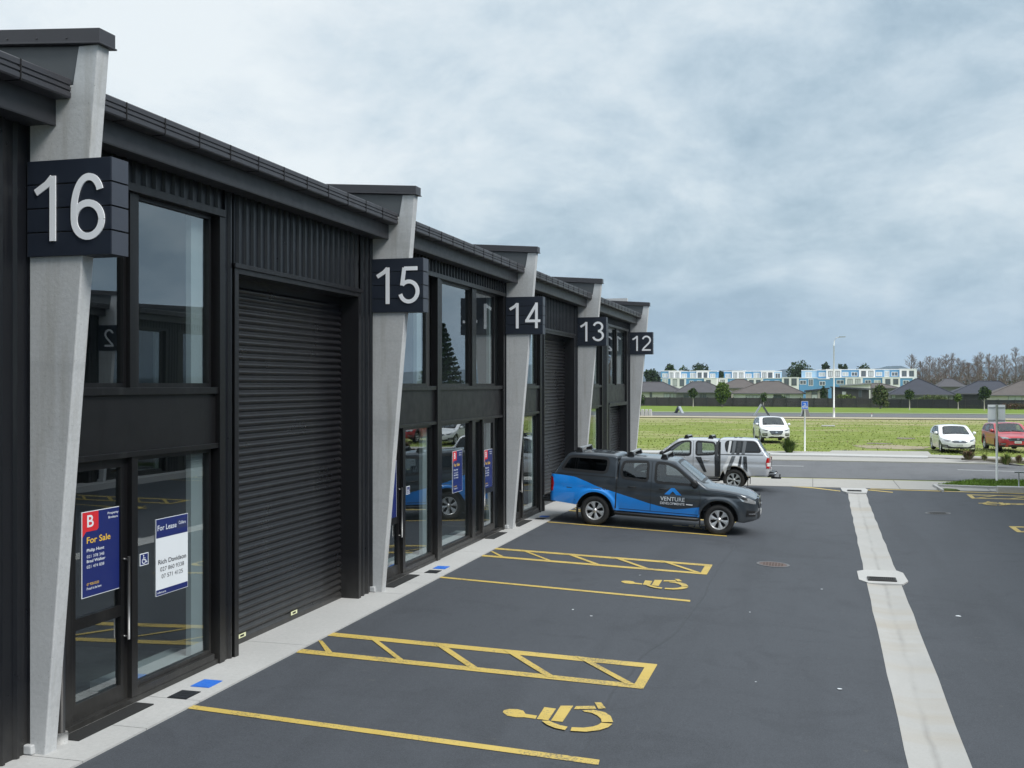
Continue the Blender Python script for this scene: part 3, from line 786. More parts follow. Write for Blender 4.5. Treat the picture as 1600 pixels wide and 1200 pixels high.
    # downpipe beside each second pillar
    for b in (BAYS[1], BAYS[3]):
        d = MB(); d.tube([(-7.07,b+.34,.1),(-7.07,b+.34,5.94)], .04, 12); B(d, 'downpipe', M['trim'])
        c = MB(); c.tube([(-7.07,b+.34,0),(-7.07,b+.34,.10)], .065, 16); B(c, 'downpipe_collar', M['slab'])
    return root
bl = building(False, 'warehouse_building', 'long black clad industrial building with tapered concrete pillars and numbered units')
b2 = building(True, 'warehouse_building', 'matching black clad building facing it across the car park, seen only as a reflection')

# door mats and coloured covers on the apron
for i, b in enumerate(BAYS[1:4]):
    where = ['under the entry door nearest the camera', 'just past pillar 15', 'just past pillar 14 behind the blue truck'][i]
    mt = MB(); mt.box(-7.15, -6.93, b+.42, b+1.68, .001, .012)
    tag(mt.build('door_mat', M['rubber'], None), 'black entry mat ' + where, 'door mat', 'black mats at the entry doors')
mt = MB(); mt.box(-7.15, -6.93, 17.05+6.5, 17.05+7.6, .001, .012)
tag(mt.build('door_mat', M['rubber']), 'black entry mat at the glazed door just before pillar 14', 'door mat', 'black mats at the entry doors')
for i, b in enumerate(BAYS[1:4]):
    nm = ['16','15','14'][i]
    for (y, nmx, mat, c_) in ((b+1.95, 'black', M['blacktile'], 'black'), (b+2.42, 'blue', M['blueplate'], 'bright blue')):
        mt = MB(); mt.box(-6.94, -6.70, y, y+.30, .001, .008); mt.box(-6.92, -6.72, y+.02, y+.28, .008, .010)
        mt.box(-6.86, -6.78, y+.10, y+.12, .010, .012); mt.box(-6.86, -6.78, y+.17, y+.19, .010, .012)
        tag(mt.build('service_cover', mat), f'square {c_} service cover set in the pale slab past pillar {nm}', 'service cover', 'service covers in the apron')
# ---- number signs
def number_sign(num, b, mirror=False, label=None):
    x0, x1 = (-7.15, -6.24); 
    if mirror: x0, x1 = 2.97+6.24, 2.97+7.15
    rt = empty('number_sign', ((x0+x1)/2, b-.03, 4.70), 0, label, 'number sign', 'unit number signs')
    Wd = (x1-x0)/2
    bd = MB(); n = 4; H = .90
    for k in range(n):
        z0 = H*k/n + (.006 if k else 0); z1 = H*(k+1)/n - (.006 if k < n-1 else 0)
        bd.box(-Wd, Wd, 0, .255, z0, z1)
    bd.box(-Wd+.012, Wd-.012, .012, .245, .01, H-.01, 1)
    bd.build('board', [M['signnavy'], M['seam']], rt, bevel=.004)
    for s_ in (-1, 1):
        sd_ = MB()
        for k in range(n):
            z0 = H*k/n + (.008 if k else .002); z1 = H*(k+1)/n - (.008 if k < n-1 else .002)
            sd_.box(s_*(Wd+.001), s_*(Wd+.006), .003, .253, z0, z1)
        sd_.build('lit_side_panel', M['signside'], rt)  # thin skin carrying the painted-in side light
    dg = MB(); h = .62; w_ = .69
    tw = w_*.60*(len(num)-1) + w_*.56
    u0 = -tw/2 - (.0 if len(num) > 1 else 0)
    put_digits(dg, num, u0, .14, h, w_, lambda u, v, j: (u, -.012-.0006*j, v), 0)
    # give the numerals thickness
    o = dg.build('numerals', M['digit'], rt)
    sdm = o.modifiers.new('solid', 'SOLIDIFY'); sdm.thickness = .011; sdm.offset = -1
    return rt
for i, (num, b) in enumerate(zip(['16','15','14','13','12'], BAYS[1:])):
    number_sign(num, b, label=f'dark navy board with pale number {num} on its concrete pillar')
for num, b in zip(['5','4','3','2','1'], BAYS[1:]):
    number_sign(num, b, True, label=f'dark navy board with pale number {num} on the building across the car park')

# ---- real-estate boards and stickers on the glass
SX = FX - .084
put_text0 = put_text
def board(name, y0, y1, z0, z1, label, kind, cat='notice board'):
    rt = empty(name, (SX, (y0+y1)/2, z0), 0, label, cat, 'agents boards on the glazing' if cat == 'agent board' else None)
    Wd = (y1-y0)/2; H = z1-z0
    F = lambda k: (lambda u, v: (.0045+.0006*k, -Wd+u*2*Wd, v*H))
    b = MB(); b.box(0, .004, -Wd, Wd, 0, H)
    def rect(mb, u0, u1, v0, v1, m, k): f = F(k); mb.add([f(u0,v0),f(u1,v0),f(u1,v1),f(u0,v1)], [(0,1,2,3)], m)
    if kind == 'sale':
        rect(b, .015,.985,.008,.992, 1, 1)
        f = F(2); b.add([f(.015,.992),f(.015,.70),f(.10,.765),f(.37,.765),f(.41,.79),f(.41,.992)], [(0,1,2,3,4,5)], 2)
        b.build('panel', [M['paper'], M['navyink'], M['redink']], rt)
        put_text = lambda _t, txt, fit, fn, m=0, bold=0.0: (lambda q: (put_text0(q, txt, fit, fn, 0, bold), q.build('lettering', [M['paper'], M['yellowink'], M['greyink']][m], rt)))(MB())
        t = MB()
        put_text(t, 'B', (.13,.29,.815,.955), F(3), 0, .012)
        put_text(t, 'Property', (.64,.92,.915,.952), F(3), 0, .008); put_text(t, 'Brokers', (.66,.90,.873,.902), F(3), 0, .008)
        put_text(t, 'For Sale', (.12,.71,.625,.70), F(3), 1, .012)
        put_text(t, 'Philip Hunt', (.12,.55,.515,.563), F(3), 0, .014); put_text(t, '021 378 348', (.12,.55,.455,.49), F(3), 0)
        put_text(t, 'Brad Walker', (.12,.58,.40,.435), F(3), 0, .014); put_text(t, '021 474 838', (.12,.55,.335,.37), F(3), 0)
        put_text(t, '07 928 0550', (.12,.42,.135,.165), F(3), 1); put_text(t, 'Proud to be here', (.12,.48,.085,.115), F(3), 0, .008)
    elif kind == 'lease':
        rect(b, .01,.99,.75,.994, 1, 1); rect(b, .01,.99,.006,.078, 1, 1)
        rect(b, .66,.96,.83,.945, 2, 2); rect(b, .675,.945,.86,.938, 1, 3); rect(b, .675,.945,.838,.850, 1, 3)
        b.build('panel', [M['paper'], M['navyink'], M['signside']], rt)
        put_text = lambda _t, txt, fit, fn, m=0, bold=0.0: (lambda q: (put_text0(q, txt, fit, fn, 0, bold), q.build('lettering', M['greyink'] if m else M['paper'], rt)))(MB())
        t = MB()
        put_text(t, 'For Lease', (.05,.63,.845,.915), F(3), 0, .004); put_text(t, 'Colliers', (.70,.92,.875,.92), F(4), 0, .004)
        put_text(t, 'Rich Davidson', (.07,.94,.405,.465), F(3), 1, .012); put_text(t, '027 860 9338', (.13,.87,.31,.365), F(3), 1); put_text(t, '07 571 4125', (.17,.83,.215,.27), F(3), 1)
        put_text(t, 'colliers.co.nz', (.04,.30,.028,.055), F(3), 0, .008); pass
    elif kind == 'wheel':
        rect(b, .07,.93,.07,.93, 1, 1)
        b.build('panel', [M['paper'], M['navyink']], rt)
        t = MB(); f = F(2)
        def st(path, w_): vs, fs = stroke(path, w_); t.add([f(*v) for v in vs], fs, 0)
        st(arc(.46,.36,.20,.20,120,370,20), .07); st([(.42,.72),(.44,.46),(.66,.44),(.76,.24),(.84,.27)], .075); st([(.44,.60),(.62,.60)], .06)
        hd = arc(.42,.81,.06,.06,0,360,14)[:-1]; t.add([f(*p) for p in hd], [tuple(range(len(hd)))], 0)
        t.build('symbol', M['paper'], rt)
    for o in [c for c in COL.objects if c.parent == rt]: pass
    return rt
a = onX(127,933,SX); b_ = onX(189,790,SX); c_ = onX(190,918,SX)
board('sale_board', a.y, b_.y, (a.z+c_.z)/2-.01, b_.z, 'navy For Sale board with red corner on the nearest entry door', 'sale', 'agent board')
a = onX(243,930,SX); b_ = onX(293,799,SX)
board('lease_board', a.y, b_.y, a.z-.02, b_.z-.02, 'white and navy For Lease board on the window beside the nearest door', 'lease', 'agent board')
a = onX(218,885,SX); b_ = onX(231.5,862.5,SX)
board('access_sticker', a.y, b_.y, a.z, b_.z, 'small blue wheelchair sticker beside the For Lease board', 'wheel', 'sticker')
z0, z1 = 1.17, 2.17
board('sale_board', 17.72, 18.42, 1.08, 2.12, 'navy For Sale board partly hidden behind pillar 15', 'sale', 'agent board')
a = onX(707,770,SX); b_ = onX(722,704,SX)
board('sale_board', a.y, b_.y, onX(707,771,SX).z, b_.z+.02, 'navy For Sale board on the wide pane between pillars 15 and 14', 'sale', 'agent board')
a = onX(756.5,766,SX); b_ = onX(769,701,SX)
board('sale_board', a.y, b_.y, a.z, b_.z, 'navy For Sale board on the glazed door closest to pillar 14', 'sale', 'agent board')
a = onX(634.5,773,SX); b_ = onX(640,759,SX)
board('access_sticker', a.y, b_.y, a.z, b_.z, 'small blue wheelchair sticker on the glazing just past pillar 15', 'wheel', 'sticker')
# ================================================================ vehicles
def m_paint(name, col, metal=.0, flake=0, rough=.3):
    m, nt, N, L, bs = newmat(name)
    c = mixc(nt, noi(nt, 2.2, 4, .6, opos(nt)), [x*.93 for x in col], [min(1,x*1.07) for x in col])
    # road dust on the lower panels
    g = node(nt, 'ShaderNodeTexCoord'); sx = node(nt, 'ShaderNodeSeparateXYZ'); L.new(g.outputs['Object'], sx.inputs[0])
    d = node(nt, 'ShaderNodeMath', operation='MULTIPLY'); L.new(maprange(nt, sx.outputs[2], .35, .75, .35, 0), d.inputs[0]); L.new(noi(nt, 9, 5, .7, opos(nt)), d.inputs[1])
    c = mixc(nt, d.outputs[0], c, (.20,.19,.17))
    L.new(c, bs.inputs['Base Color']); bs.inputs['Metallic'].default_value = metal; bs.inputs['Roughness'].default_value = rough
    bs.inputs['Coat Weight'].default_value = 1; bs.inputs['Coat Roughness'].default_value = .03
    return m
P_GREY = m_paint('dark_grey_paint', (.046,.058,.072), .45, 0, .3)
P_BLUE = m_paint('bright_blue_wrap', (.002,.245,.78), 0, 0, .35)
P_SILVER = m_paint('silver_paint', (.60,.62,.65), .4, 0, .32)
P_WHITE = m_paint('white_car_paint', (.74,.75,.76), 0, 0, .35)
P_RED = m_paint('red_car_paint', (.42,.008,.022), .0, 0, .3)
W_BLACK = simple('black_wrap', (.022,.024,.027), .3, 0, .1, 4, coat=.6)
W_GREY = simple('grey_wrap', (.13,.14,.15), .35, .2, .1, 4, coat=.6)
W_WHITE = simple('pale_wrap', (.66,.68,.70), .35, 0, .05, 4, coat=.6)
M['trimcar'] = simple('car_black_trim', (.014,.014,.015), .4, 0, .15, 6)
M['lampglass'] = simple('headlamp_lens', (.50,.52,.54), .08, .55, .35, 14, coat=1)
M['lampred'] = simple('tail_lamp_red', (.42,.008,.012), .12, 0, .25, 12, coat=1)
M['seatfab'] = simple('seat_fabric', (.035,.035,.038), .85, 0, .2, 9)
M['plate'] = simple('number_plate_white', (.70,.71,.70), .4, 0, .08, 20)

def roundpoly(poly, r, n=5):
    out = []; N_ = len(poly)
    for i in range(N_):
        p = Vector(poly[i]); a = Vector(poly[i-1]); b = Vector(poly[(i+1)%N_])
        ra = min(r, (a-p).length*.45); rb = min(r, (b-p).length*.45)
        A = p + (a-p).normalized()*ra; B = p + (b-p).normalized()*rb
        for k in range(n+1):
            t = k/n; out.append(tuple((1-t)**2*A + 2*t*(1-t)*p + t*t*B))
    # resample long edges
    res = []
    for i in range(len(out)):
        a = Vector(out[i]); b = Vector(out[(i+1)%len(out)]); k = max(1, int((b-a).length/.08))
        for j in range(k): res.append(tuple(a + (b-a)*j/k))
    return res
def inside(p, poly):
    c = False; j = len(poly)-1
    for i in range(len(poly)):
        xi, yi = poly[i]; xj, yj = poly[j]
        if (yi > p[1]) != (yj > p[1]) and p[0] < (xj-xi)*(p[1]-yi)/(yj-yi)+xi: c = not c
        j = i
    return c
def inset(poly, d):
    n = len(poly); out = []; cx_ = sum(p[0] for p in poly)/n; cy_ = sum(p[1] for p in poly)/n
    area = sum(poly[i-1][0]*poly[i][1]-poly[i][0]*poly[i-1][1] for i in range(n)); sg = 1 if area > 0 else -1
    for i in range(n):
        a = Vector(poly[i-1]); b = Vector(poly[(i+1)%n]); t = (b-a).normalized()
        out.append((poly[i][0] - t.y*d*sg, poly[i][1] + t.x*d*sg))
    return out

class Car:
    def __init__(s, **k): s.__dict__.update(k)
    def tab(s, T, x):
        if x <= T[0][0]: return T[0][1]
        for a, b in zip(T, T[1:]):
            if x <= b[0]: return a[1] + (b[1]-a[1])*(x-a[0])/(b[0]-a[0])
        return T[-1][1]
    def top(s, x):
        e = .012 if hasattr(s,'gap') and abs(x-s.gap) < .12 else .03; return (s.tab(s.T, x-e) + 2*s.tab(s.T, x) + s.tab(s.T, x+e))/4
    def P(s, x):
        p = s.W
        un = (s.L1-x)/s.an; ut = (x-s.L0)/s.at
        if un < 1: p *= max(0, 1-(1-max(0,un))**s.mn)**(1/s.mn)
        if ut < 1: p *= max(0, 1-(1-max(0,ut))**s.mt)**(1/s.mt)
        return p
    def hw(s, x, z):
        p = s.P(x)
        if z > s.zb: v = z - s.zb; y = p - s.k*v - .10*v*v
        else:
            v = (s.zb-z)/(s.zb-.3); y = p*(1 - .055*max(0,v-.35)**1.6 + .010*math.sin(math.pi*min(1,v*1.3)))
            y -= .012*math.exp(-((z-s.crease)/.03)**2)
        for xa in (s.xr, s.xf):
            r = math.hypot(x-xa, z-s.Rw)
            if z > s.Rw*.6: y += s.flare*math.exp(-(max(0, abs(r-s.Ra-.03)-.02)/.045)**2)*min(1, p/s.W*1.0)**3
        if hasattr(s, 'gap') and z > 1.22: y -= .035*math.exp(-((x-s.gap)/.02)**2)
        return max(0, y)
    def shift(s, x, z):
        wgt = min(1, max(0, (x-(s.L1-s.an*1.2))/(s.an*.9)))
        return s.tab(s.lean, z)*wgt
    def S(s, x, z, side, off=0.0):
        y = s.hw(x, z)
        # outward offset in plan where the body turns in
        if off:
            e = .01; dy = (s.P(x+e)-s.P(x-e))/(2*e); l = math.hypot(1, dy)
            return Vector((x + s.shift(x,z) - off*dy/l, (y+off/l)*side, z))
        return Vector((x + s.shift(x,z), y*side, z))
    def zl(s, x):
        z = s.tab(s.bot, x)
        for xa in (s.xr, s.xf):
            d = abs(x-xa)
            if d < s.Ra: z = max(z, s.Rw + math.sqrt(s.Ra**2-d*d))
        return z
    def flat(s, x):
        r = s.rad(x); return max(0, s.hw(x, s.top(x)-r) - r*1.15)
    def rad(s, x):
        return min(s.r, max(.02, (s.top(x)-s.zl(x))*.4))
    def Tp(s, x, t, off=0.0):
        f = s.flat(x); z = s.top(x); c = s.crown*min(1, f/.5)
        v = Vector((x + s.shift(x, z), t*f, z - c*t*t))
        if off:
            e = .02; dz = (s.top(x+e)-s.top(x-e))/(2*e); l = math.hypot(1, dz); v += Vector((-dz/l*off, 0, off/l))
        return v
    def F(s, y, z, off=0.0):
        q = min(.999, abs(y)/s.W)
        x = s.L1 - s.an*(1-(1-q**s.mn)**(1/s.mn))
        return Vector((x + s.tab(s.lean, z) + off, y, z))
    def Rr(s, y, z, off=0.0):
        q = min(.999, abs(y)/s.W); x = s.L0 + s.at*(1-(1-q**s.mt)**(1/s.mt))
        # rear face leans with the upper body
        xx = x
        if z > .9:
            lo = s.L0
            for i in range(60):
                if s.top(lo) >= z: break
                lo += .01
            xx = max(x, lo)
        return Vector((xx - off, y, z))
    def body(s, holes_side, holes_top):
        xs = []
        u = 0
        n = int((s.L1-s.L0)/.045); xs = [s.L0+(s.L1-s.L0)*i/n for i in range(n+1)]
        for k in (.0005,.003,.008,.016,.03): xs += [s.L0+k, s.L1-k]
        for xa in (s.xr, s.xf):
            for sg in (-1,1): xs += [xa+sg*s.Ra, xa+sg*(s.Ra-.001), xa+sg*s.Ra*.985, xa+sg*s.Ra*.95]
        if hasattr(s, 'gap'): xs += [s.gap+k*.009 for k in range(-8,9)]
        xs = sorted(set(round(x,4) for x in xs)); NS = 26; NR = 6; NT = 8
        rows = []
        for x in xs:
            zt = s.top(x); r = s.rad(x); zlow = min(s.zl(x), zt-r-.02); zs_ = zt-r
            half = [Vector((x+s.shift(x,zlow), max(0, s.hw(x,zlow)-.05), zlow))]
            for i in range(NS):
                z = zlow + (zs_-zlow)*i/(NS-1); half.append(s.S(x, z, 1))
            y0 = s.hw(x, zs_); f = s.flat(x); c = s.crown*min(1, f/.5); zt2 = zt-c
            for i in range(1, NR):
                a = math.pi/2*i/NR; z = zs_ + (zt2-zs_)*math.sin(a)**.95
                half.append(Vector((x+s.shift(x,z), f+(y0-f)*math.cos(a)**.95, z)))
            for i in range(NT+1): half.append(s.Tp(x, 1-i/NT))
            rows.append(half + [Vector((v.x,-v.y,v.z)) for v in half[-2::-1]])
        mb = MB(); m = len(rows[0])
        vs = [p for r_ in rows for p in r_]; fs = []
        for i in range(len(rows)-1):
            for j in range(m-1):
                q = [rows[i][j], rows[i+1][j], rows[i+1][j+1], rows[i][j+1]]
                jj = min(j, m-2-j)
                kill = False
                if 1 <= jj < NS:
                    for h in holes_side:
                        if inside((sum(p.x for p in q)/4, sum(p.z for p in q)/4), h): kill = True; break
                if jj >= NS+NR-2:
                    for h in holes_top:
                        if inside((sum(p.x for p in q)/4, sum(p.y for p in q)/4), h): kill = True; break
                if not kill: fs.append((i*m+j, i*m+j+1, (i+1)*m+j+1, (i+1)*m+j))
        mb.add(vs, fs, 0, True)
        return mb
    def patch(s, mb, poly, fn, m=0, ax=0, dx=.05, nz=5):
        """convex-in-second-coordinate polygon laid on a surface fn(a,b)"""
        a0 = min(p[0] for p in poly); a1 = max(p[0] for p in poly)
        cs = sorted(set([round(p[0],5) for p in poly] + [round(a0+(a1-a0)*i/max(2,int((a1-a0)/dx)),5) for i in range(max(2,int((a1-a0)/dx))+1)]))
        rows = []; n = len(poly)
        for c in cs:
            c_ = min(max(c, a0+1e-5), a1-1e-5); z = []
            for i in range(n):
                p, q = poly[i], poly[(i+1)%n]
                if (p[0]-c_)*(q[0]-c_) <= 0 and abs(p[0]-q[0]) > 1e-9: z.append(p[1]+(q[1]-p[1])*(c_-p[0])/(q[0]-p[0]))
            if len(z) >= 2:
                lo, hi = min(z), max(z); rows.append([fn(c_, lo+(hi-lo)*k/nz) for k in range(nz+1)])
        return mb.grid(rows, m, True)
    def ring(s, mb, poly, d, fn, m=0):
        inn = inset(poly, d); n = len(poly)
        A = [fn(*p) for p in inset(poly, -.026)]; B = [fn(*p) for p in inn]
        mb.add(A+B, [(i,(i+1)%n,(i+1)%n+n,i+n) for i in range(n)], m, True)
        return inn

def lathe(mb, prof, n=40, m=0, cy=0):
    rows = [[(r*math.cos(2*math.pi*i/n), y, r*math.sin(2*math.pi*i/n)) for i in range(n+1)] for r, y in prof]
    return mb.grid(rows, m, True)
def wheel(root, x, y, Rw, side, wid=.25, rim=.235, spokes=6, style='six', name='wheel', dark=False):
    t = MB(); w2 = wid/2
    pr = [(rim-.004,w2*.70),(rim+.02,w2*.92),(rim+.045,w2*1.0),(Rw-.06,w2*1.02),(Rw-.022,w2*.95),(Rw-.006,w2*.80)]
    for k in (.55,.50,-.02,-.07): pr += [(Rw,w2*k),(Rw-.008,w2*(k-.02))] if k in (.50,-.07) else [(Rw,w2*k)]
    pr += [(Rw,-w2*.7),(Rw-.02,-w2*.95),(rim+.03,-w2),(rim,-w2*.8)]
    lathe(t, pr)
    tw = t.build(name, M['rubber'], root); tw.location = (x, y, Rw); 
    if side < 0: tw.rotation_euler.z = math.pi
    r = MB(); yo = w2*.82
    lathe(r, [(rim-.03,-w2*.5),(rim-.022,yo-.05),(rim-.02,yo-.012),(rim-.006,yo),(rim+.004,yo-.002),(rim+.006,yo-.02)], 40, 0)
    lathe(r, [(.001,yo-.09),(rim-.028,yo-.09)], 30, 1)
    for k in range(spokes):
        a = 2*math.pi*(k+.25)/spokes
        def Q(rr, da, yy): return (rr*math.cos(a+da), yy, rr*math.sin(a+da))
        if style == 'six': d0, d1, d2 = .40, .24, .30
        elif style == 'five': d0, d1, d2 = .34, .13, .16
        else: d0, d1, d2 = .30, .10, .15
        prs = [(.045,d0,yo-.022),(rim*.55,d1,yo-.014),(rim*.86,d2,yo-.010),(rim-.015,d2*1.25,yo-.012)]
        L_ = [Q(a_,b_,c_) for a_,b_,c_ in prs]; R_ = [Q(a_,-b_,c_) for a_,b_,c_ in prs]
        Lb = [Q(a_,b_*.95,c_-.05) for a_,b_,c_ in prs]; Rb = [Q(a_,-b_*.95,c_-.05) for a_,b_,c_ in prs]
        Md = [Q(a_,0,c_+.006) for a_,b_,c_ in prs]
        r.grid([Lb, L_, Md, R_, Rb], 0, False)
    lathe(r, [(.001,yo+.004),(.028,yo+.003),(.034,yo-.006),(.05,yo-.016),(.062,yo-.03)], 20, 0)
    for k in range(6):
        a = 2*math.pi*k/6+.4; cx_, cz = .05*math.cos(a), .05*math.sin(a); r.box(cx_-.006, cx_+.006, yo-.02, yo-.010, cz-.006, cz+.006, 1)
    ro = r.build('rim', [M['rimsilver'] if not dark else M['galv'], M['dark']], tw)
    return tw

UTE = dict(gap=-1.01, L0=-2.78, L1=2.50, W=.925, an=.58, at=.16, mn=3.1, mt=3.2, zb=1.13, k=.16, crease=.93, flare=.030, xr=-1.55, xf=1.55, Rw=.372, Ra=.475, r=.105, crown=.028,
  T=[(-2.78,1.00),(-2.75,1.21),(-2.69,1.27),(-2.63,1.31),(-2.56,1.42),(-2.33,1.79),(-2.23,1.835),(-1.7,1.855),(-1.15,1.84),(-1.055,1.81),(-1.03,1.68),(-.99,1.68),(-.965,1.79),(-.6,1.82),(.05,1.805),(.42,1.765),(1.16,1.215),(1.25,1.165),(1.6,1.14),(2.05,1.095),(2.30,1.045),(2.43,.97),(2.50,.83)],
  bot=[(-2.78,.56),(-2.1,.50),(-1,.42),(1.1,.40),(1.9,.37),(2.2,.34),(2.44,.40)], lean=[(.3,-.10),(.42,-.01),(.62,0),(.8,-.01),(.9,-.03),(1.0,-.08),(1.15,-.14)])
def windows(c, root, sides, ws, rw, glass, tint=None, border=.04, trim=None):
    """sides: list of (name, poly, material or None)"""
    trim = trim or M['trimcar']
    for nm, poly, gm in sides:
        rp = roundpoly(poly, .09)
        for sd_ in (-1, 1):
            mb = MB(); inn = c.ring(mb, rp, border, lambda a, b: c.S(a, b, sd_, .006), 1)
            c.patch(mb, inn, lambda a, b: c.S(a, b, sd_, .0045), 0, dx=.06)
            mb.build(nm, [gm or glass, trim], root)
    for nm, poly, gm in ws:
        rp = roundpoly(poly, .10)
        mb = MB(); fn = lambda a, b: c.Tp(a, b/max(.05, c.flat(a)), .006)
        inn = c.ring(mb, rp, .035, fn, 1); c.patch(mb, inn, lambda a, b: c.Tp(a, b/max(.05, c.flat(a)), .0045), 0, dx=.05, nz=14)
        mb.build(nm, [gm or glass, trim], root)
def mirrorset(c, root, x, z, paint, s=1.0):
    for sd_ in (-1, 1):
        mb = MB(); y = c.hw(x, z)+.02
        rows = []
        for i in range(7):
            a = i/6; px_ = x + .02 + .10*math.sin(math.pi*a)*.0
            rr = (.25+.75*math.sin(math.pi*min(1, .15+a*.78))**.6)
            yy_ = y + .01 + .165*s*a
            rows.append([(x + .075*rr*math.cos(t)*s + .01, sd_*yy_, z+.06 + .095*rr*math.sin(t)*s) for t in [2*math.pi*k/12 for k in range(13)]])
        mb.grid(rows, 0, True); mb.add([p for p in rows[-1][:-1]], [tuple(range(12))], 0)
        mb.obox((x+.02, sd_*(y+.01), z-.01), (.03,0,0), (0,.05,.02), (0,0,.02), 1)
        mb.add([(x-.068*s, sd_*(y+.06), z), (x-.068*s, sd_*(y+.19*s), z), (x-.068*s, sd_*(y+.19*s), z+.13), (x-.068*s, sd_*(y+.06), z+.13)], [(0,1,2,3)], 2)
        mb.build('mirror', [paint, M['trimcar'], M['chrome']], root)
def seats(root, xs, y=.36, z=.55, zt=1.15):
    for x in xs:
        for sd_ in (-1, 1):
            mb = MB(); mb.box(x-.25, x+.25, sd_*y-.24, sd_*y+.24, z-.12, z+.02)
            mb.obox((x-.30, sd_*y, (z+zt)/2), (.06,0,0), (0,.23,0), (-.09,0,(zt-z)/2))
            mb.obox((x-.42, sd_*y, zt+.13), (.045,0,0), (0,.13,0), (-.01,0,.09))
            mb.build('seat', M['seatfab'], root, bevel=.03)
def under(c, root, dash=(.95,1.02)):
    mb = MB(); wi = c.W-.33
    mb.box(c.xr-.30, c.L1-.40, -wi, wi, .32, .52); mb.box(c.L0+.14, c.xr-.3, -wi, wi, .56, .70)
    mb.box(c.xr+c.Ra+.03, c.xf-c.Ra-.03, -c.W+.10, c.W-.10, .30, .50)
    mb.build('chassis', M['dark'], root)
    for xa in (c.xr, c.xf):
        for sd_ in (-1, 1):
            w_ = MB(); n = 20; Rr_ = c.Ra+.012
            rows = [[(xa+Rr_*math.cos(math.pi*i/n), sd_*yy_, c.Rw+Rr_*math.sin(math.pi*i/n)) for i in range(n+1)] for yy_ in (c.W-.36, c.W-.10)]
            w_.grid(rows, 0, True); w_.add([rows[0][i] for i in range(n+1)], [tuple(range(n+1))], 0)
            w_.build('wheel_arch_liner', M['dark'], root)
    d = MB(); d.prism([(dash[0],.55),(dash[0]+.35,.55),(dash[0]+.38,dash[1]-.02),(dash[0]+.05,dash[1])], 1, -c.W+.16, c.W-.16)
    d.build('dashboard', M['seatfab'], root, bevel=.02)
def seamline(c, mb, pts, w_=.012, m=1, sd_=-1, off=.003):
    vs, fs = stroke(pts, w_); mb.add([c.S(a, b, sd_, off) for a, b in vs], fs, m)
def densify(P, n=8):
    out = []
    for a, b in zip(P, P[1:]): out += [(a[0]+(b[0]-a[0])*i/n, a[1]+(b[1]-a[1])*i/n) for i in range(n)]
    return out + [P[-1]]

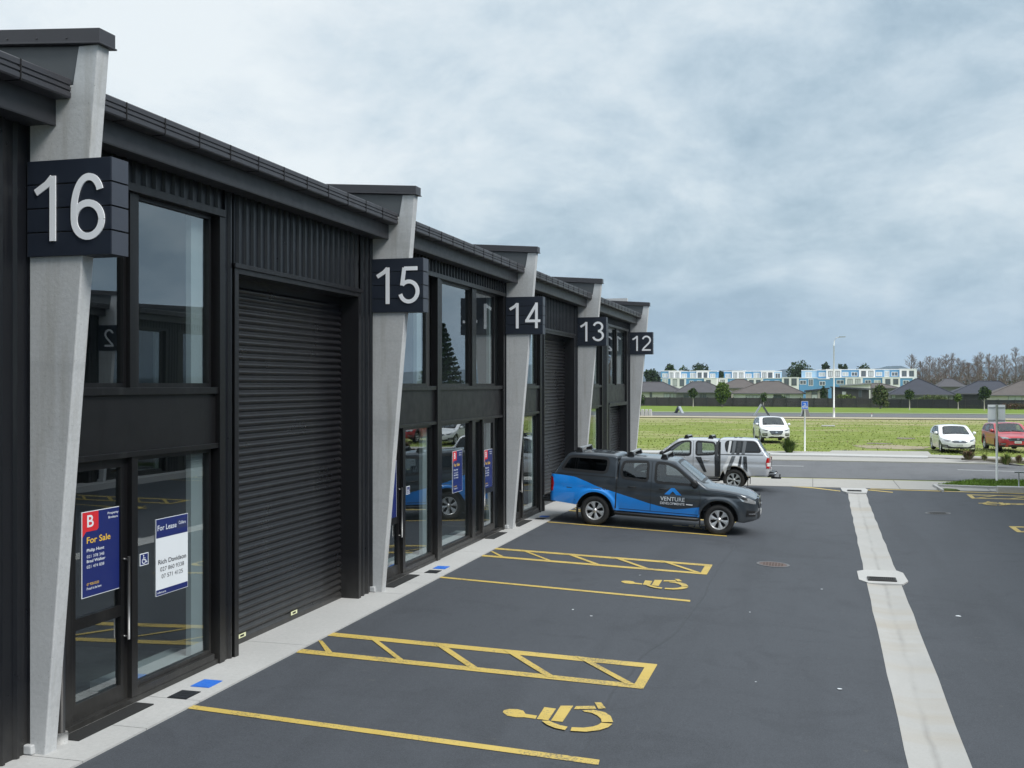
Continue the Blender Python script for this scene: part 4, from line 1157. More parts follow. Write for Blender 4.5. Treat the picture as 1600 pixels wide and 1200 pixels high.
def make_ute(kind):
    c = Car(**UTE)
    blue = kind == 'blue'
    if blue:
        root = empty('utility_truck', (0,0,0), 0, 'blue and dark grey double cab utility truck with canopy, backed up to the black building', 'utility truck')
        paint = P_GREY
    else:
        root = empty('utility_truck', (0,0,0), 0, 'silver double cab utility truck with black stripes on its canopy, behind the blue one', 'utility truck')
        paint = P_SILVER
    rd = [(-.88,1.24),(-.93,1.40),(-.87,1.655),(-.24,1.69),(-.24,1.20)]
    fd = [(-.05,1.19),(-.05,1.69),(.24,1.675),(.46,1.59),(.95,1.21),(.89,1.175)]
    cw = [(-2.46,1.36),(-2.29,1.675),(-2.19,1.715),(-1.30,1.715),(-1.24,1.62),(-1.28,1.38),(-1.36,1.335)]
    ws = [(1.10,.70),(1.10,-.70),(.48,-.60),(.48,.60)]
    rwn = [(-2.36,.50),(-2.36,-.50),(-2.56,-.58),(-2.56,.58)]
    holes = [roundpoly(rd,.09), roundpoly(fd,.09)]
    bm = c.body(holes, [roundpoly(ws,.1)])
    mats = [paint, M['trimcar'], P_BLUE, W_BLACK, W_GREY, W_WHITE]
    for sd_ in (-1, 1):
        Sf = lambda a, b: c.S(a, b, sd_, .008)
        # canopy base line, canopy/cab gap, door shuts
        S2 = lambda P, w_=.010, m=1: seamline(c, bm, densify(P), w_, m, sd_, .0065)
        S2([(-2.70,1.265),(-1.06,1.245)], .022); S2([(-1.02,.48),(-1.02,1.2),(-.985,1.70)], .030)
        S2([(-.145,.47),(-.145,1.16),(-.145,1.70)]); S2([(1.06,.47),(1.08,.9),(1.03,1.14)]); S2([(-.98,1.12),(-.90,1.05),(-.98,.9)][:1]+[(-.97,1.18)], .006)
        S2([(-.93,.475),(1.05,.455)], .012); S2([(-.95,.98),(-1.0,1.0)], .004)
        S2([(1.14,1.08),(1.5,1.075),(2.0,1.02)], .008)
        if blue:
            up = [(-2.75,1.235),(-2.4,1.225),(-2.09,1.195),(-1.8,1.10),(-1.54,1.0),(-1.03,.87),(-.6,.765),(-.19,.66),(.2,.585),(.43,.555),(.7,.585),(1.075,.655)]
            bp = up + [(x, max(c.zl(x)+.002, .47)) for x in [1.07,.9,.5,0,-.5,-.9,-1.03,-1.06,-1.08,-1.12,-1.18,-1.25,-1.33,-1.42,-1.5,-1.55,-1.62,-1.7,-1.8,-1.88,-1.95,-2.0,-2.02,-2.028,-2.08,-2.3,-2.55,-2.69]]
            # columns between the wrap's upper edge and the body's lower edge
            rows = []
            for i in range(91):
                x = -2.75 + (1.075+2.75)*i/90
                if abs(x - c.xr) < c.Ra + .03 and False: pass
                hi = c.tab(up, x); lo = c.zl(x)+.003
                if lo < hi: rows.append([c.S(x, lo+(hi-lo)*k/12, sd_, .003) for k in range(13)])
            bm.grid(rows, 2, True)
        else:
            for poly, m_ in (([(-1.09,.46),(-.90,.46),(-.88,1.15),(-.93,1.68),(-1.09,1.68)],3), ([(-.62,.62),(-.52,.62),(-.22,1.14),(-.42,1.14)],3),
                             ([(-1.16,.75),(-1.25,.55),(-1.47,1.20),(-1.36,1.20)],5),([(-1.28,.70),(-1.42,.72),(-1.60,1.20),(-1.48,1.20)],4),
                             ([(-1.50,.87),(-1.66,.86),(-1.74,1.20),(-1.61,1.20)],5),([(-1.69,.86),(-1.78,.84),(-1.82,1.20),(-1.75,1.20)],3),([(-1.88,.78),(-2.02,.66),(-1.98,1.20),(-1.86,1.20)],3)):
                c.patch(bm, poly, Sf, m_, dx=.02, nz=14)
            for x0, x1, m_ in ((-1.62,-1.52,4),(-1.79,-1.68,3),(-1.97,-1.86,4),(-1.46,-1.38,5)):
                c.patch(bm, [(x0+.06,1.27),(x0,1.73),(x1,1.73),(x1+.06,1.27)][::-1], lambda a, b: c.S(a, b, sd_, .012), m_, dx=.02, nz=10)
            for x0, x1 in ((-1.62,-1.52),(-1.79,-1.68)):
                bm.grid([[c.Tp(x, t, .004) for t in (-1,-.5,0,.5,1)] for x in (x0, x1)], 4, True)
    b = bm.build('body', mats, root)
    if blue:
        t = MB(); fn = lambda u, v: c.S(u, v+.03, -1, .010)
        put_text(t, 'VENTURE', (.10,.70,.725,.825), fn, 0, .010)
        put_text(t, 'DEVELOPMENTS', (.10,.70,.635,.695), fn, 1, .006)
        t.add([fn(.19,.88),fn(.36,1.05),fn(.44,1.05),fn(.62,.88),fn(.49,.88),fn(.40,.97),fn(.32,.88)], [(0,1,5,6),(1,2,5),(2,3,4,5)], 2)
        t.add([fn(.74,.655),fn(.90,.650),fn(.90,.675),fn(.74,.680)], [(0,1,2,3)], 1)
        t.build('door_lettering', [M['paper'], M['digit'], P_BLUE], root)
        t = MB(); fn = lambda u, v: c.S(-u, v+.03, 1, .010)
        put_text(t, 'VENTURE', (-.70,-.10,.725,.825), fn, 0, .010); put_text(t, 'DEVELOPMENTS', (-.70,-.10,.635,.695), fn, 1)
        t.add([fn(-.19,.88),fn(-.36,1.05),fn(-.44,1.05),fn(-.62,.88),fn(-.49,.88),fn(-.40,.97),fn(-.32,.88)], [(0,1,5,6),(1,2,5),(2,3,4,5)], 2)
        t.build('door_lettering', [M['paper'], M['digit'], P_BLUE], root)
    windows(c, root, [('rear_door_window', rd, None), ('front_door_window', fd, None), ('canopy_window', cw, M['tintglass'] if blue else M['tintglass'])],
            [('windscreen', ws, None), ('canopy_rear_window', rwn, M['tintglass'])], None, M['carglass'])
    seats(root, [.30,-.50]); under(c, root)
    back = MB(); back.box(-1.0,-.97,-.74,.74,.5,1.72); back.build('cab_back_wall', M['seatfab'], root)
    mirrorset(c, root, .93, 1.16, M['trimcar'], 1.15)
    for sd_ in (-1, 1):
        h = MB()
        for x in (-.62, .16):
            p = c.S(x, 1.035, sd_, .02); h2 = MB(); h2.tube([p+Vector((-.10,-sd_*.02,0)), p+Vector((-.07,sd_*.012,0)), p+Vector((.07,sd_*.012,0)), p+Vector((.10,-sd_*.02,0))], .014, 8)
            h2.build('door_handle', M['trimcar'] if blue else M['chrome'], root)
        # headlamp: wraps the corner
        hl = MB(); c.patch(hl, [(1.98,.985),(2.12,.86),(2.41,.80),(2.43,.865),(2.30,.95)], lambda a, b: c.S(a, b, sd_, .006), 0, nz=4, dx=.02)
        c.patch(hl, [(2.05,.962),(2.14,.90),(2.24,.885),(2.24,.945)], lambda a, b: c.S(a, b, sd_, .010), 1, nz=3, dx=.02)
        hl.build('headlight', [M['lampglass'], M['trimcar']], root)
        tl = MB(); c.patch(tl, [(-2.775,1.17),(-2.775,.79),(-2.645,.81),(-2.625,1.0),(-2.66,1.165)], lambda a, b: c.S(a, b, sd_, .008), 0, nz=5, dx=.01)
        if not blue: c.patch(tl, [(-2.77,1.0),(-2.77,.87),(-2.66,.89),(-2.65,.99)], lambda a, b: c.S(a, b, sd_, .011), 1, nz=4, dx=.01)
        tl.build('tail_light', [M['lampred'], M['plate']], root)
        st = MB(); st.tube([(-1.02, sd_*.90, .36), (-.97, sd_*.955, .355), (1.0, sd_*.955, .345), (1.05, sd_*.90, .35)], .042, 10); st.build('side_step', M['trimcar'], root)
        for xa, dxx in ((c.xr, -.47), (c.xf, -.47)):
            mf = MB(); mf.box(xa+dxx-.008, xa+dxx+.008, sd_*.70, sd_*.90, .16, .48); mf.build('mud_flap', M['rubber'], root)
        for xa in (c.xr, c.xf): wheel(root, xa, sd_*.80, c.Rw, sd_, dark=not blue)
        fg = MB(); c.patch(fg, [(2.20,.50),(2.21,.66),(2.40,.64),(2.415,.50)], lambda a, b: c.S(a, b, sd_, .005), 0, nz=4, dx=.02)
        c.patch(fg, [(2.26,.555),(2.26,.58),(2.41,.575),(2.41,.55)], lambda a, b: c.S(a, b, sd_, .009), 1, nz=2, dx=.02); fg.build('fog_lamp_recess', [M['trimcar'], M['chrome']], root)
    g = MB(); FF = lambda o: (lambda a, b: c.F(a, b, o))
    c.patch(g, [(-.52,.94),(-.42,.68),(.42,.68),(.52,.94)], FF(.010), 0, dx=.04, nz=8)
    c.patch(g, [(-.53,.83),(-.53,.805),(.53,.805),(.53,.83)], FF(.024), 1, dx=.04); c.patch(g, [(-.54,.955),(-.54,.925),(.54,.925),(.54,.955)], FF(.022), 1, dx=.04)
    c.patch(g, [(-.44,.71),(-.44,.68),(.44,.68),(.44,.71)], FF(.022), 1, dx=.04)
    for s_ in (-1,1): g.tube([c.F(s_*.54,.945,.02), c.F(s_*.53,.82,.02), c.F(s_*.43,.69,.02)], .014, 6, 1)
    e_ = arc(0,.82,.11,.045,0,360,20)[:-1]; g.add([c.F(a, b, .034) for a, b in e_], [tuple(range(20))], 1)
    g.build('grille', [M['trimcar'], M['chrome']], root)
    lw = MB(); c.patch(lw, [(-.55,.60),(-.50,.42),(.50,.42),(.55,.60)], FF(.006), 0, dx=.05); lw.build('lower_grille', M['trimcar'], root)
    npm = MB(); npm.box(c.L1+.006, c.L1+.014, -.18, .18, .50, .62); npm.build('number_plate', M['plate'], root)
    npm = MB(); npm.box(c.L0-.014, c.L0-.006, -.18, .18, .70, .82); npm.build('number_plate', M['plate'], root)
    # rear step bumper and tow ball
    rb = MB(); rb.prism([(c.L0-.14,.52),(c.L0-.14,.66),(c.L0+.02,.70),(c.L0+.10,.50)][::-1], 1, -.80, .80)
    rb.tube([(c.L0+.05,-.80,.60),(c.L0-.12,-.78,.60),(c.L0-.15,-.55,.61)], .05, 8, 1); rb.tube([(c.L0+.05,.80,.60),(c.L0-.12,.78,.60),(c.L0-.15,.55,.61)], .05, 8, 1)
    rb.build('rear_bumper', [M['trimcar'], M['chrome']], root)
    tb = MB(); tb.box(c.L0-.34, c.L0, -.05, .05, .42, .48); tb.tube([(c.L0-.30,0,.48),(c.L0-.30,0,.53)], .02, 8); tb.tube([(c.L0-.30,0,.53),(c.L0-.30,0,.575)], .028, 10)
    tb.build('tow_bar', M['trimcar'], root)
    for x in ([-2.05,-.72,.12] if blue else [-.72,.12]):
        rbm = MB(); z = c.top(x)
        for s_ in (-1,1): rbm.prism([(x-.10,z-.05),(x+.10,z-.05),(x+.05,z+.085),(x-.05,z+.085)], 1, s_*.58, s_*.71, 0)
        rbm.box(x-.035, x+.035, -.73, .73, z+.055, z+.095, 1)
        for s_ in (-1,1): rbm.box(x-.038, x+.038, s_*.73, s_*.745, z+.052, z+.098, 0)
        rbm.build('roof_bar', [M['trimcar'], M['galv']], root, bevel=.006)
    an = MB(); an.tube([(.50,.55,1.74),(.36,.58,2.02)], .004, 5); an.build('aerial', M['trimcar'], root)
    wp = MB(); wp.tube([(1.20,-.15,1.19),(1.12,-.62,1.24)], .008, 5); wp.build('wiper', M['trimcar'], root)
    return root
def place(o, x, y, rz, tilt=True):
    o.location = (x, y, 0)
    # sit on the sloping ground: sample under the axles
    dx = math.cos(rz); dy = math.sin(rz)
    zf = gz(x+dx*1.4, y+dy*1.4); zr = gz(x-dx*1.4, y-dy*1.4); zl_ = gz(x-dy*.7, y+dx*.7); zr_ = gz(x+dy*.7, y-dx*.7)
    o.rotation_mode = 'XYZ'
    pitch = -math.atan2(zf-zr, 2.8); roll = math.atan2(zl_-zr_, 1.4)
    o.matrix_world = Matrix.Translation((x, y, (zf+zr+zl_+zr_)/4)) @ Matrix.Rotation(rz,4,'Z') @ Matrix.Rotation(pitch,4,'Y') @ Matrix.Rotation(roll,4,'X')
ub = make_ute('blue'); place(ub, -3.79, 28.0, 0)
us = make_ute('silver'); place(us, -4.2, 39.35, math.pi)

def make_car(spec, root, paint, kind):
    c = Car(**spec['c']); H = spec
    bm = c.body([roundpoly(p, .09) for _, p, _ in H['side']], [roundpoly(H['ws'][0][1], .1)])
    for sd_ in (-1, 1):
        for sl in H['seams']: seamline(c, bm, densify(sl), .012, 1, sd_, .003)
        if H.get('clad'):
            rows = [[c.S(x, c.zl(x)+.002+k*.05, sd_, .004) for k in range(3)] for x in frange(c.L0+.1, c.L1-.15, 90)]
            bm.grid(rows, 1, True)
    bm.build('body', [paint, M['trimcar']], root)
    windows(c, root, H['side'], H['ws'], None, M['carglass'])
    seats(root, H['seats'], .36, .52, 1.08); under(c, root, (H['dash'],.96))
    mirrorset(c, root, H['mir'][0], H['mir'][1], paint, 1.0)
    FF = lambda o: (lambda a, b: c.F(a, b, o))
    g = MB(); c.patch(g, H['grille'], FF(.008), 0, dx=.03, nz=8)
    gx = max(p[0] for p in H['grille']); z0 = min(p[1] for p in H['grille']); z1 = max(p[1] for p in H['grille'])
    for k in range(H.get('bars', 3)):
        z = z0 + (z1-z0)*(k+.7)/H.get('bars', 3)*.97; wx = gx*(.78+.2*(z-z0)/(z1-z0)); c.patch(g, [(-wx,z-.010),(-wx,z+.008),(wx,z+.008),(wx,z-.010)], FF(.018), 1, dx=.03, nz=2)
    e_ = arc(0,(z0+z1)/2+.03,.075,.05,0,360,16)[:-1]; g.add([c.F(a, b, .03) for a, b in e_], [tuple(range(16))], 1)
    g.build('grille', [M['trimcar'], M['chrome']], root)
    lg = MB(); c.patch(lg, H['lower'], FF(.006), 0, dx=.04, nz=5); lg.build('lower_grille', M['trimcar'], root)
    for s_ in (-1, 1):
        fp = MB(); c.patch(fp, [(s_*a, b) for a, b in H['fog']], FF(.006), 0, dx=.03, nz=4)
        c.patch(fp, [(s_*a, b) for a, b in H['foglamp']], FF(.012), 1, dx=.03, nz=2); fp.build('fog_lamp_recess', [M['trimcar'], M['lampglass']], root)
        hl = MB(); c.patch(hl, [(s_*a, b) for a, b in H['head']], FF(.008), 0, dx=.02, nz=5)
        c.patch(hl, [(s_*(a*.96+.02), b+.010) for a, b in H['head']][:3], FF(.012), 1, dx=.02, nz=3); hl.build('headlight', [M['lampglass'], M['trimcar'] if kind != 'red' else M['lampglass']], root)
        tl = MB(); c.patch(tl, H['tail'], lambda a, b: c.S(a, b, s_, .007), 0, dx=.02); tl.build('tail_light', M['lampred'], root)
        for x in H['handles']:
            p = c.S(x, H['hz'], s_, .02); h2 = MB(); h2.tube([p+Vector((-.09,-s_*.02,0)), p+Vector((-.06,s_*.01,0)), p+Vector((.06,s_*.01,0)), p+Vector((.09,-s_*.02,0))], .013, 8); h2.build('door_handle', paint, root)
        for xa in (c.xr, c.xf): wheel(root, xa, s_*(c.W-.125), c.Rw, s_, .225, c.Rw*.66, 5, 'five')
    zn = H['plate']; npm = MB(); p = c.F(0, zn, 0); npm.box(p.x+.012, p.x+.022, -.18, .18, zn-.06, zn+.06)
    for k in range(6): npm.box(p.x+.022, p.x+.0235, -.14+k*.05, -.115+k*.05, zn-.03, zn+.03, 1)
    npm.build('number_plate', [M['plate'], M['greyink']], root)
    wp = MB(); xb_ = H['ws'][0][1][0][0]
    for y0 in (-.1, .45): wp.tube([c.Tp(xb_+.01, y0/.7, .02), c.Tp(xb_-.10, (y0-.42)/.7, .02)], .008, 5)
    wp.build('wiper', M['trimcar'], root)
    return root
SUV = dict(c=dict(L0=-2.2, L1=2.2, W=.92, an=.75, at=.45, mn=2.6, mt=2.8, zb=1.08, k=.22, crease=.80, flare=.02, xr=-1.36, xf=1.31, Rw=.355, Ra=.425, r=.11, crown=.04,
  T=[(-2.2,.80),(-2.16,1.05),(-2.08,1.18),(-1.78,1.50),(-1.6,1.585),(-.9,1.65),(-.1,1.65),(.22,1.60),(1.08,1.11),(1.2,1.06),(1.7,.99),(2.0,.92),(2.12,.84),(2.2,.70)],
  bot=[(-2.2,.45),(-1.9,.32),(-.8,.24),(.9,.24),(1.8,.27),(2.1,.28),(2.2,.32)], lean=[(.2,-.06),(.35,0),(.6,0),(.8,-.03),(.95,-.11),(1.1,-.2)]),
  side=[('rear_door_window',[(-1.25,1.13),(-1.18,1.48),(-.42,1.53),(-.42,1.11)],None),('front_door_window',[(-.30,1.11),(-.30,1.53),(.05,1.52),(.30,1.42),(.80,1.13),(.74,1.10)],None),('quarter_window',[(-1.78,1.20),(-1.62,1.40),(-1.34,1.47),(-1.38,1.14)],M['tintglass'])],
  ws=[('windscreen',[(1.02,.68),(1.02,-.68),(.26,-.56),(.26,.56)],None)],
  seams=[[(-.36,.36),(-.36,1.08)],[(.78,.38),(.82,1.05)],[(-1.16,.62),(-1.28,1.1)]],
  seats=[.18,-.65], dash=.78, mir=(.72,1.08), grille=[(-.46,.78),(-.40,.66),(-.28,.52),(.28,.52),(.40,.66),(.46,.78)], bars=4,
  lower=[(-.52,.38),(-.45,.30),(.45,.30),(.52,.38),(.30,.42),(-.30,.42)], fog=[(.56,.62),(.56,.44),(.84,.44),(.86,.60)], foglamp=[(.60,.56),(.60,.51),(.82,.51),(.82,.56)],
  head=[(.46,.78),(.62,.74),(.84,.80),(.885,.90),(.66,.84)], tail=[(-2.15,.98),(-2.15,.86),(-1.85,.95),(-1.85,1.06)], handles=(-1.0,-.08), hz=.93, plate=.46, clad=True)
HATCH = dict(c=dict(L0=-2.15, L1=2.15, W=.90, an=.80, at=.5, mn=2.4, mt=2.6, zb=.95, k=.26, crease=.72, flare=.015, xr=-1.33, xf=1.33, Rw=.325, Ra=.375, r=.11, crown=.04,
  T=[(-2.15,.72),(-2.11,.95),(-1.98,1.06),(-1.55,1.34),(-1.2,1.43),(-.5,1.48),(-.05,1.475),(.20,1.42),(1.12,.98),(1.25,.93),(1.75,.85),(2.0,.77),(2.1,.70),(2.15,.58)],
  bot=[(-2.15,.38),(-1.9,.24),(-.8,.19),(.9,.19),(1.8,.20),(2.1,.21),(2.15,.25)], lean=[(.15,-.05),(.25,0),(.5,0),(.65,-.04),(.8,-.13),(1.0,-.2)]),
  side=[('rear_door_window',[(-1.30,1.05),(-1.15,1.30),(-.42,1.365),(-.42,.985)],None),('front_door_window',[(-.30,.98),(-.30,1.365),(.02,1.35),(.30,1.24),(.84,1.0),(.78,.965)],None)],
  ws=[('windscreen',[(1.06,.68),(1.06,-.68),(.26,-.55),(.26,.55)],None)],
  seams=[[(-.36,.3),(-.36,.95)],[(.80,.3),(.84,.92)],[(-1.1,.6),(-1.22,.98)]],
  seats=[.15,-.65], dash=.80, mir=(.74,.97), grille=[(-.42,.62),(-.30,.55),(.30,.55),(.42,.62),(.28,.68),(-.28,.68)], bars=2,
  lower=[(-.66,.40),(-.60,.25),(.60,.25),(.66,.40),(.4,.33),(-.4,.33)], fog=[(.58,.42),(.62,.28),(.86,.30),(.88,.46)], foglamp=[(.64,.37),(.64,.34),(.82,.35),(.82,.38)],
  head=[(.42,.66),(.60,.62),(.82,.66),(.86,.76),(.62,.72)], tail=[(-2.1,.92),(-2.1,.80),(-1.85,.86),(-1.85,.97)], handles=(-1.0,-.08), hz=.84, plate=.44)
r_ = empty('parked_car', (0,0,0), 0, 'white compact SUV with a dark slatted grille, parked on the grass beyond the silver truck', 'car')
make_car(SUV, r_, P_WHITE, 'suv'); tuc = r_
r_ = empty('parked_car', (0,0,0), 0, 'low white hatchback parked on the grass beside the red car', 'car')
make_car(HATCH, r_, P_WHITE, 'hatch'); ast = r_
import copy as _cp
HRV = _cp.deepcopy({k: v for k, v in SUV.items() if k not in ('side','ws')}); HRV['side'] = SUV['side']; HRV['ws'] = SUV['ws']
HRV['c']['W'] = .89; HRV['c']['k'] = .27; HRV['grille'] = [(-.50,.76),(-.42,.62),(.42,.62),(.50,.76),(.30,.79),(-.30,.79)]; HRV['bars'] = 2; HRV['plate'] = .56
HRV['fog'] = [(.58,.50),(.60,.40),(.82,.42),(.84,.50)]; HRV['foglamp'] = [(.62,.47),(.62,.44),(.80,.44),(.80,.47)]; HRV['head'] = [(.44,.80),(.50,.72),(.78,.74),(.86,.86),(.60,.83)]; HRV['clad'] = True
HRV['c']['T'] = [(a, b*.965) for a, b in SUV['c']['T']]
HRV['side'] = [(n, [(a, b*.965) for a, b in p], g) for n, p, g in SUV['side']]; HRV['c']['zb'] = 1.04
r_ = empty('parked_car', (0,0,0), 0, 'dark red compact SUV at the right edge, parked on the grass', 'car')
make_car(HRV, r_, P_RED, 'red'); hrv = r_
def place_front(o, px, py, rz, dist):
    g = at(px, py); place(o, g.x - math.cos(rz)*dist, g.y - math.sin(rz)*dist, rz)
place_front(tuc, 1213, 692, R(-79), 2.1); place_front(ast, 1500, 708, R(-86), 2.1); place_front(hrv, 1590, 707, R(-84), 2.1)
# ================================================================ beyond the road
def pxX(px, D): return (px-1270)*KK*D
def spot(px, D, dz=0):
    X = pxX(px, D); Y = (D + X*ST)/CT; return Vector((X, Y, gz(X, Y)+dz))
def zat(py, D): return EYE - (py-600)*D/FPX
def m_leaf(name, col, var=.5):
    m, nt, N, L, bs = newmat(name)
    n = noi(nt, 1.3, 4, .6, opos(nt)); c = mixc(nt, maprange(nt, n, .3, .7), [x*(1-var) for x in col], [x*(1+var) for x in col])
    L.new(c, bs.inputs['Base Color']); bs.inputs['Roughness'].default_value = .8; bs.inputs['Specular IOR Level'].default_value = .2
    return m
LF = {k: m_leaf('leaves_'+k, c) for k, c in dict(dark=(.030,.055,.018), mid=(.055,.090,.022), bright=(.11,.17,.03), olive=(.10,.115,.045), red=(.15,.085,.06), pine=(.025,.048,.025), straw=(.26,.24,.11)).items()}
BARK = simple('bark', (.16,.135,.12), .9, 0, .3, 6); TWIG = simple('bare_twigs', (.20,.150,.130), .9, 0, .3, .6)
PALEBARK = simple('pale_bark', (.40,.37,.33), .9, 0, .2, 6)
def leaves(mb, lobes, n, size, rg, m=(0,1)):
    """small folded leaf clumps spread through ellipsoid lobes (c, r3)"""
    wts = [l[1][0]*l[1][1]*l[1][2] for l in lobes]; tot = sum(wts)
    for i in range(n):
        t = rg.random()*tot; k = 0
        while t > wts[k] and k < len(lobes)-1: t -= wts[k]; k += 1
        c, r_ = lobes[k]
        d = Vector((rg.gauss(0,1), rg.gauss(0,1), rg.gauss(0,1))).normalized(); q = rg.random()**.45*(.85+.25*rg.random())
        p = Vector((c[0]+d.x*r_[0]*q, c[1]+d.y*r_[1]*q, c[2]+d.z*r_[2]*q))
        s = size*(.55+.9*rg.random()); a = Vector((rg.gauss(0,1), rg.gauss(0,1), rg.gauss(0,.7))).normalized(); b = a.cross(Vector((rg.gauss(0,1), rg.gauss(0,1), rg.gauss(0,1)))).normalized()
        mb.add([p-a*s, p+b*s*.7, p+a*s, p-b*s*.6], [(0,1,2),(0,2,3)], m[0] if rg.random() < .65 else m[1])
def tree(name, base, h, w, label, cat='tree', group=None, leaf=('mid','dark'), trunk=.25, n=1500, size=.22, seed=0, lob=6, bark=None, low=.3):
    rg = random.Random(seed); rt = empty(name, base, rg.random()*6, label, cat, group)
    ch = h*(1-low); cz = h*low + ch*.5
    lobes = [((0,0,cz),(w*.36,w*.36,ch*.42))]
    for i in range(lob):
        a = rg.random()*6.28; rr = w*.27*rg.random()**.5; zz_ = cz + ch*.36*(rg.random()*2-1); sc = (.75+.5*rg.random())*(1-.35*abs(zz_-cz)/(ch*.5))
        lobes.append(((rr*math.cos(a), rr*math.sin(a), zz_), (w*.23*sc, w*.23*sc, ch*.17*sc)))
    cr = MB(); leaves(cr, lobes, n, size, rg); cr.build('crown', [LF[leaf[0]], LF[leaf[1]]], rt)
    tk = MB(); tk.tube([(0,0,-.2),(.05*w*.3,0,h*low*.6),(0,.03,h*low+ch*.35),(.02,0,h*.85)], [trunk, trunk*.8, trunk*.5, trunk*.15], 7)
    for i in range(5):
        c = lobes[1+i % lob][0]; z0_ = h*low*.8+ch*.1*rg.random(); tk.tube([(0,0,z0_), (c[0]*.5,c[1]*.5,(z0_+c[2])/2+.1), c], [trunk*.4, trunk*.25, trunk*.1], 5)
    tk.build('trunk', bark or BARK, rt)
    return rt
FD = lambda px: 213 + (188-213)*(px-1000)/500      # distance of the fence line

# timber fences along the far verge
def fence(name, px0, px1, h, mat, label, gap=2.4):
    a = spot(px0, FD(px0)); b = spot(px1, FD(px1)); d = (b-a); Ln = d.length; ang = math.atan2(d.y, d.x)
    rt = empty(name, (a.x, a.y, gz(a.x,a.y)), ang, label, 'fence')
    bd = MB(); n = int(Ln/.16); rg = random.Random(3)
    for i in range(n):
        x = i*Ln/n; bd.box(x+.004, x+Ln/n-.004, -.012-.006*rg.random(), .012, .03, h-.03*rg.random())
    for z in (.35, h*.55, h-.25): bd.box(0, Ln, .0125, .06, z-.045, z+.045)
    bd.build('boards', mat, rt)
    k = int(Ln/gap)
    for i in range(k+1):
        p = MB(); x = i*Ln/k; p.box(x-.06, x+.06, -.14, -.02, -.2, h+.08); p.box(x-.075, x+.075, -.155, -.005, h+.08, h+.11); p.build('post', M['fencepost'], rt)
    return rt
M['fencewood'] = simple('grey_stained_timber', (.055,.050,.052), .85, 0, .35, 1.2)
M['fencedark'] = simple('dark_stained_timber', (.026,.026,.032), .8, 0, .3, 1.2)
M['fencepost'] = simple('fence_post_timber', (.040,.038,.038), .85, 0, .3, 2)
fence('timber_fence', 970, 1384, 1.72, M['fencewood'], 'long weathered grey timber fence in front of the left houses')
fence('timber_fence', 1385, 1640, 1.62, M['fencedark'], 'darker near-black timber fence in front of the right-hand houses')

# single-storey houses
def m_roof(name, col):
    m, nt, N, L, bs = newmat(name); w_ = node(nt, 'ShaderNodeTexWave'); w_.wave_type = 'BANDS'; w_.bands_direction = 'Z'; w_.inputs['Scale'].default_value = 3.2; w_.inputs['Distortion'].default_value = .4
    L.new(opos(nt), w_.inputs['Vector']); c = mixc(nt, noi(nt, .9, 4, .6, opos(nt)), [x*.75 for x in col], [x*1.25 for x in col])
    c = mixc(nt, maprange(nt, w_.outputs['Fac'], .0, .35, .5, 0), c, [x*.4 for x in col]); L.new(c, bs.inputs['Base Color']); bs.inputs['Roughness'].default_value = .7; return m
RF = dict(grey=m_roof('grey_tile_roof', (.075,.072,.080)), brown=m_roof('brown_tile_roof', (.105,.090,.085)), navy=m_roof('dark_slate_roof', (.038,.042,.060)), pale=m_roof('pale_metal_roof', (.30,.31,.33)))
WL = dict(cream=simple('cream_wall', (.56,.54,.50), .8), grey=simple('grey_wall', (.22,.22,.22), .8), white=simple('white_wall', (.68,.68,.66), .8), dark=simple('dark_wall', (.05,.05,.052), .8), brick=simple('pale_brick_wall', (.42,.39,.35), .85, 0, .2, 6))
M['farglass'] = simple('house_window_glass', (.10,.12,.135), .08, 0, .4, .3, coat=1)
M['curtain'] = simple('drawn_blind', (.50,.53,.53), .6, 0, .1, 2, coat=.6)
M['framew'] = simple('grey_window_frame', (.12,.12,.13), .5)
def win(rt, x, z, w_, h_, y, glass=None, mull=1, frame=None, ft=.07):
    f = MB(); f.box(x-ft, x, y-.05, y+.02, z-ft, z+h_+ft); f.box(x+w_, x+w_+ft, y-.05, y+.02, z-ft, z+h_+ft)
    f.box(x, x+w_, y-.05, y+.02, z-ft, z); f.box(x, x+w_, y-.05, y+.02, z+h_, z+h_+ft)
    for k in range(1, mull+1): xx = x+w_*k/(mull+1); f.box(xx-ft*.4, xx+ft*.4, y-.048, y+.02, z, z+h_)
    o = f.build('window', frame or M['framew'], rt); g = MB(); g.box(x, x+w_, y-.02, y+.01, z, z+h_); g.build('pane', glass or M['farglass'], o)
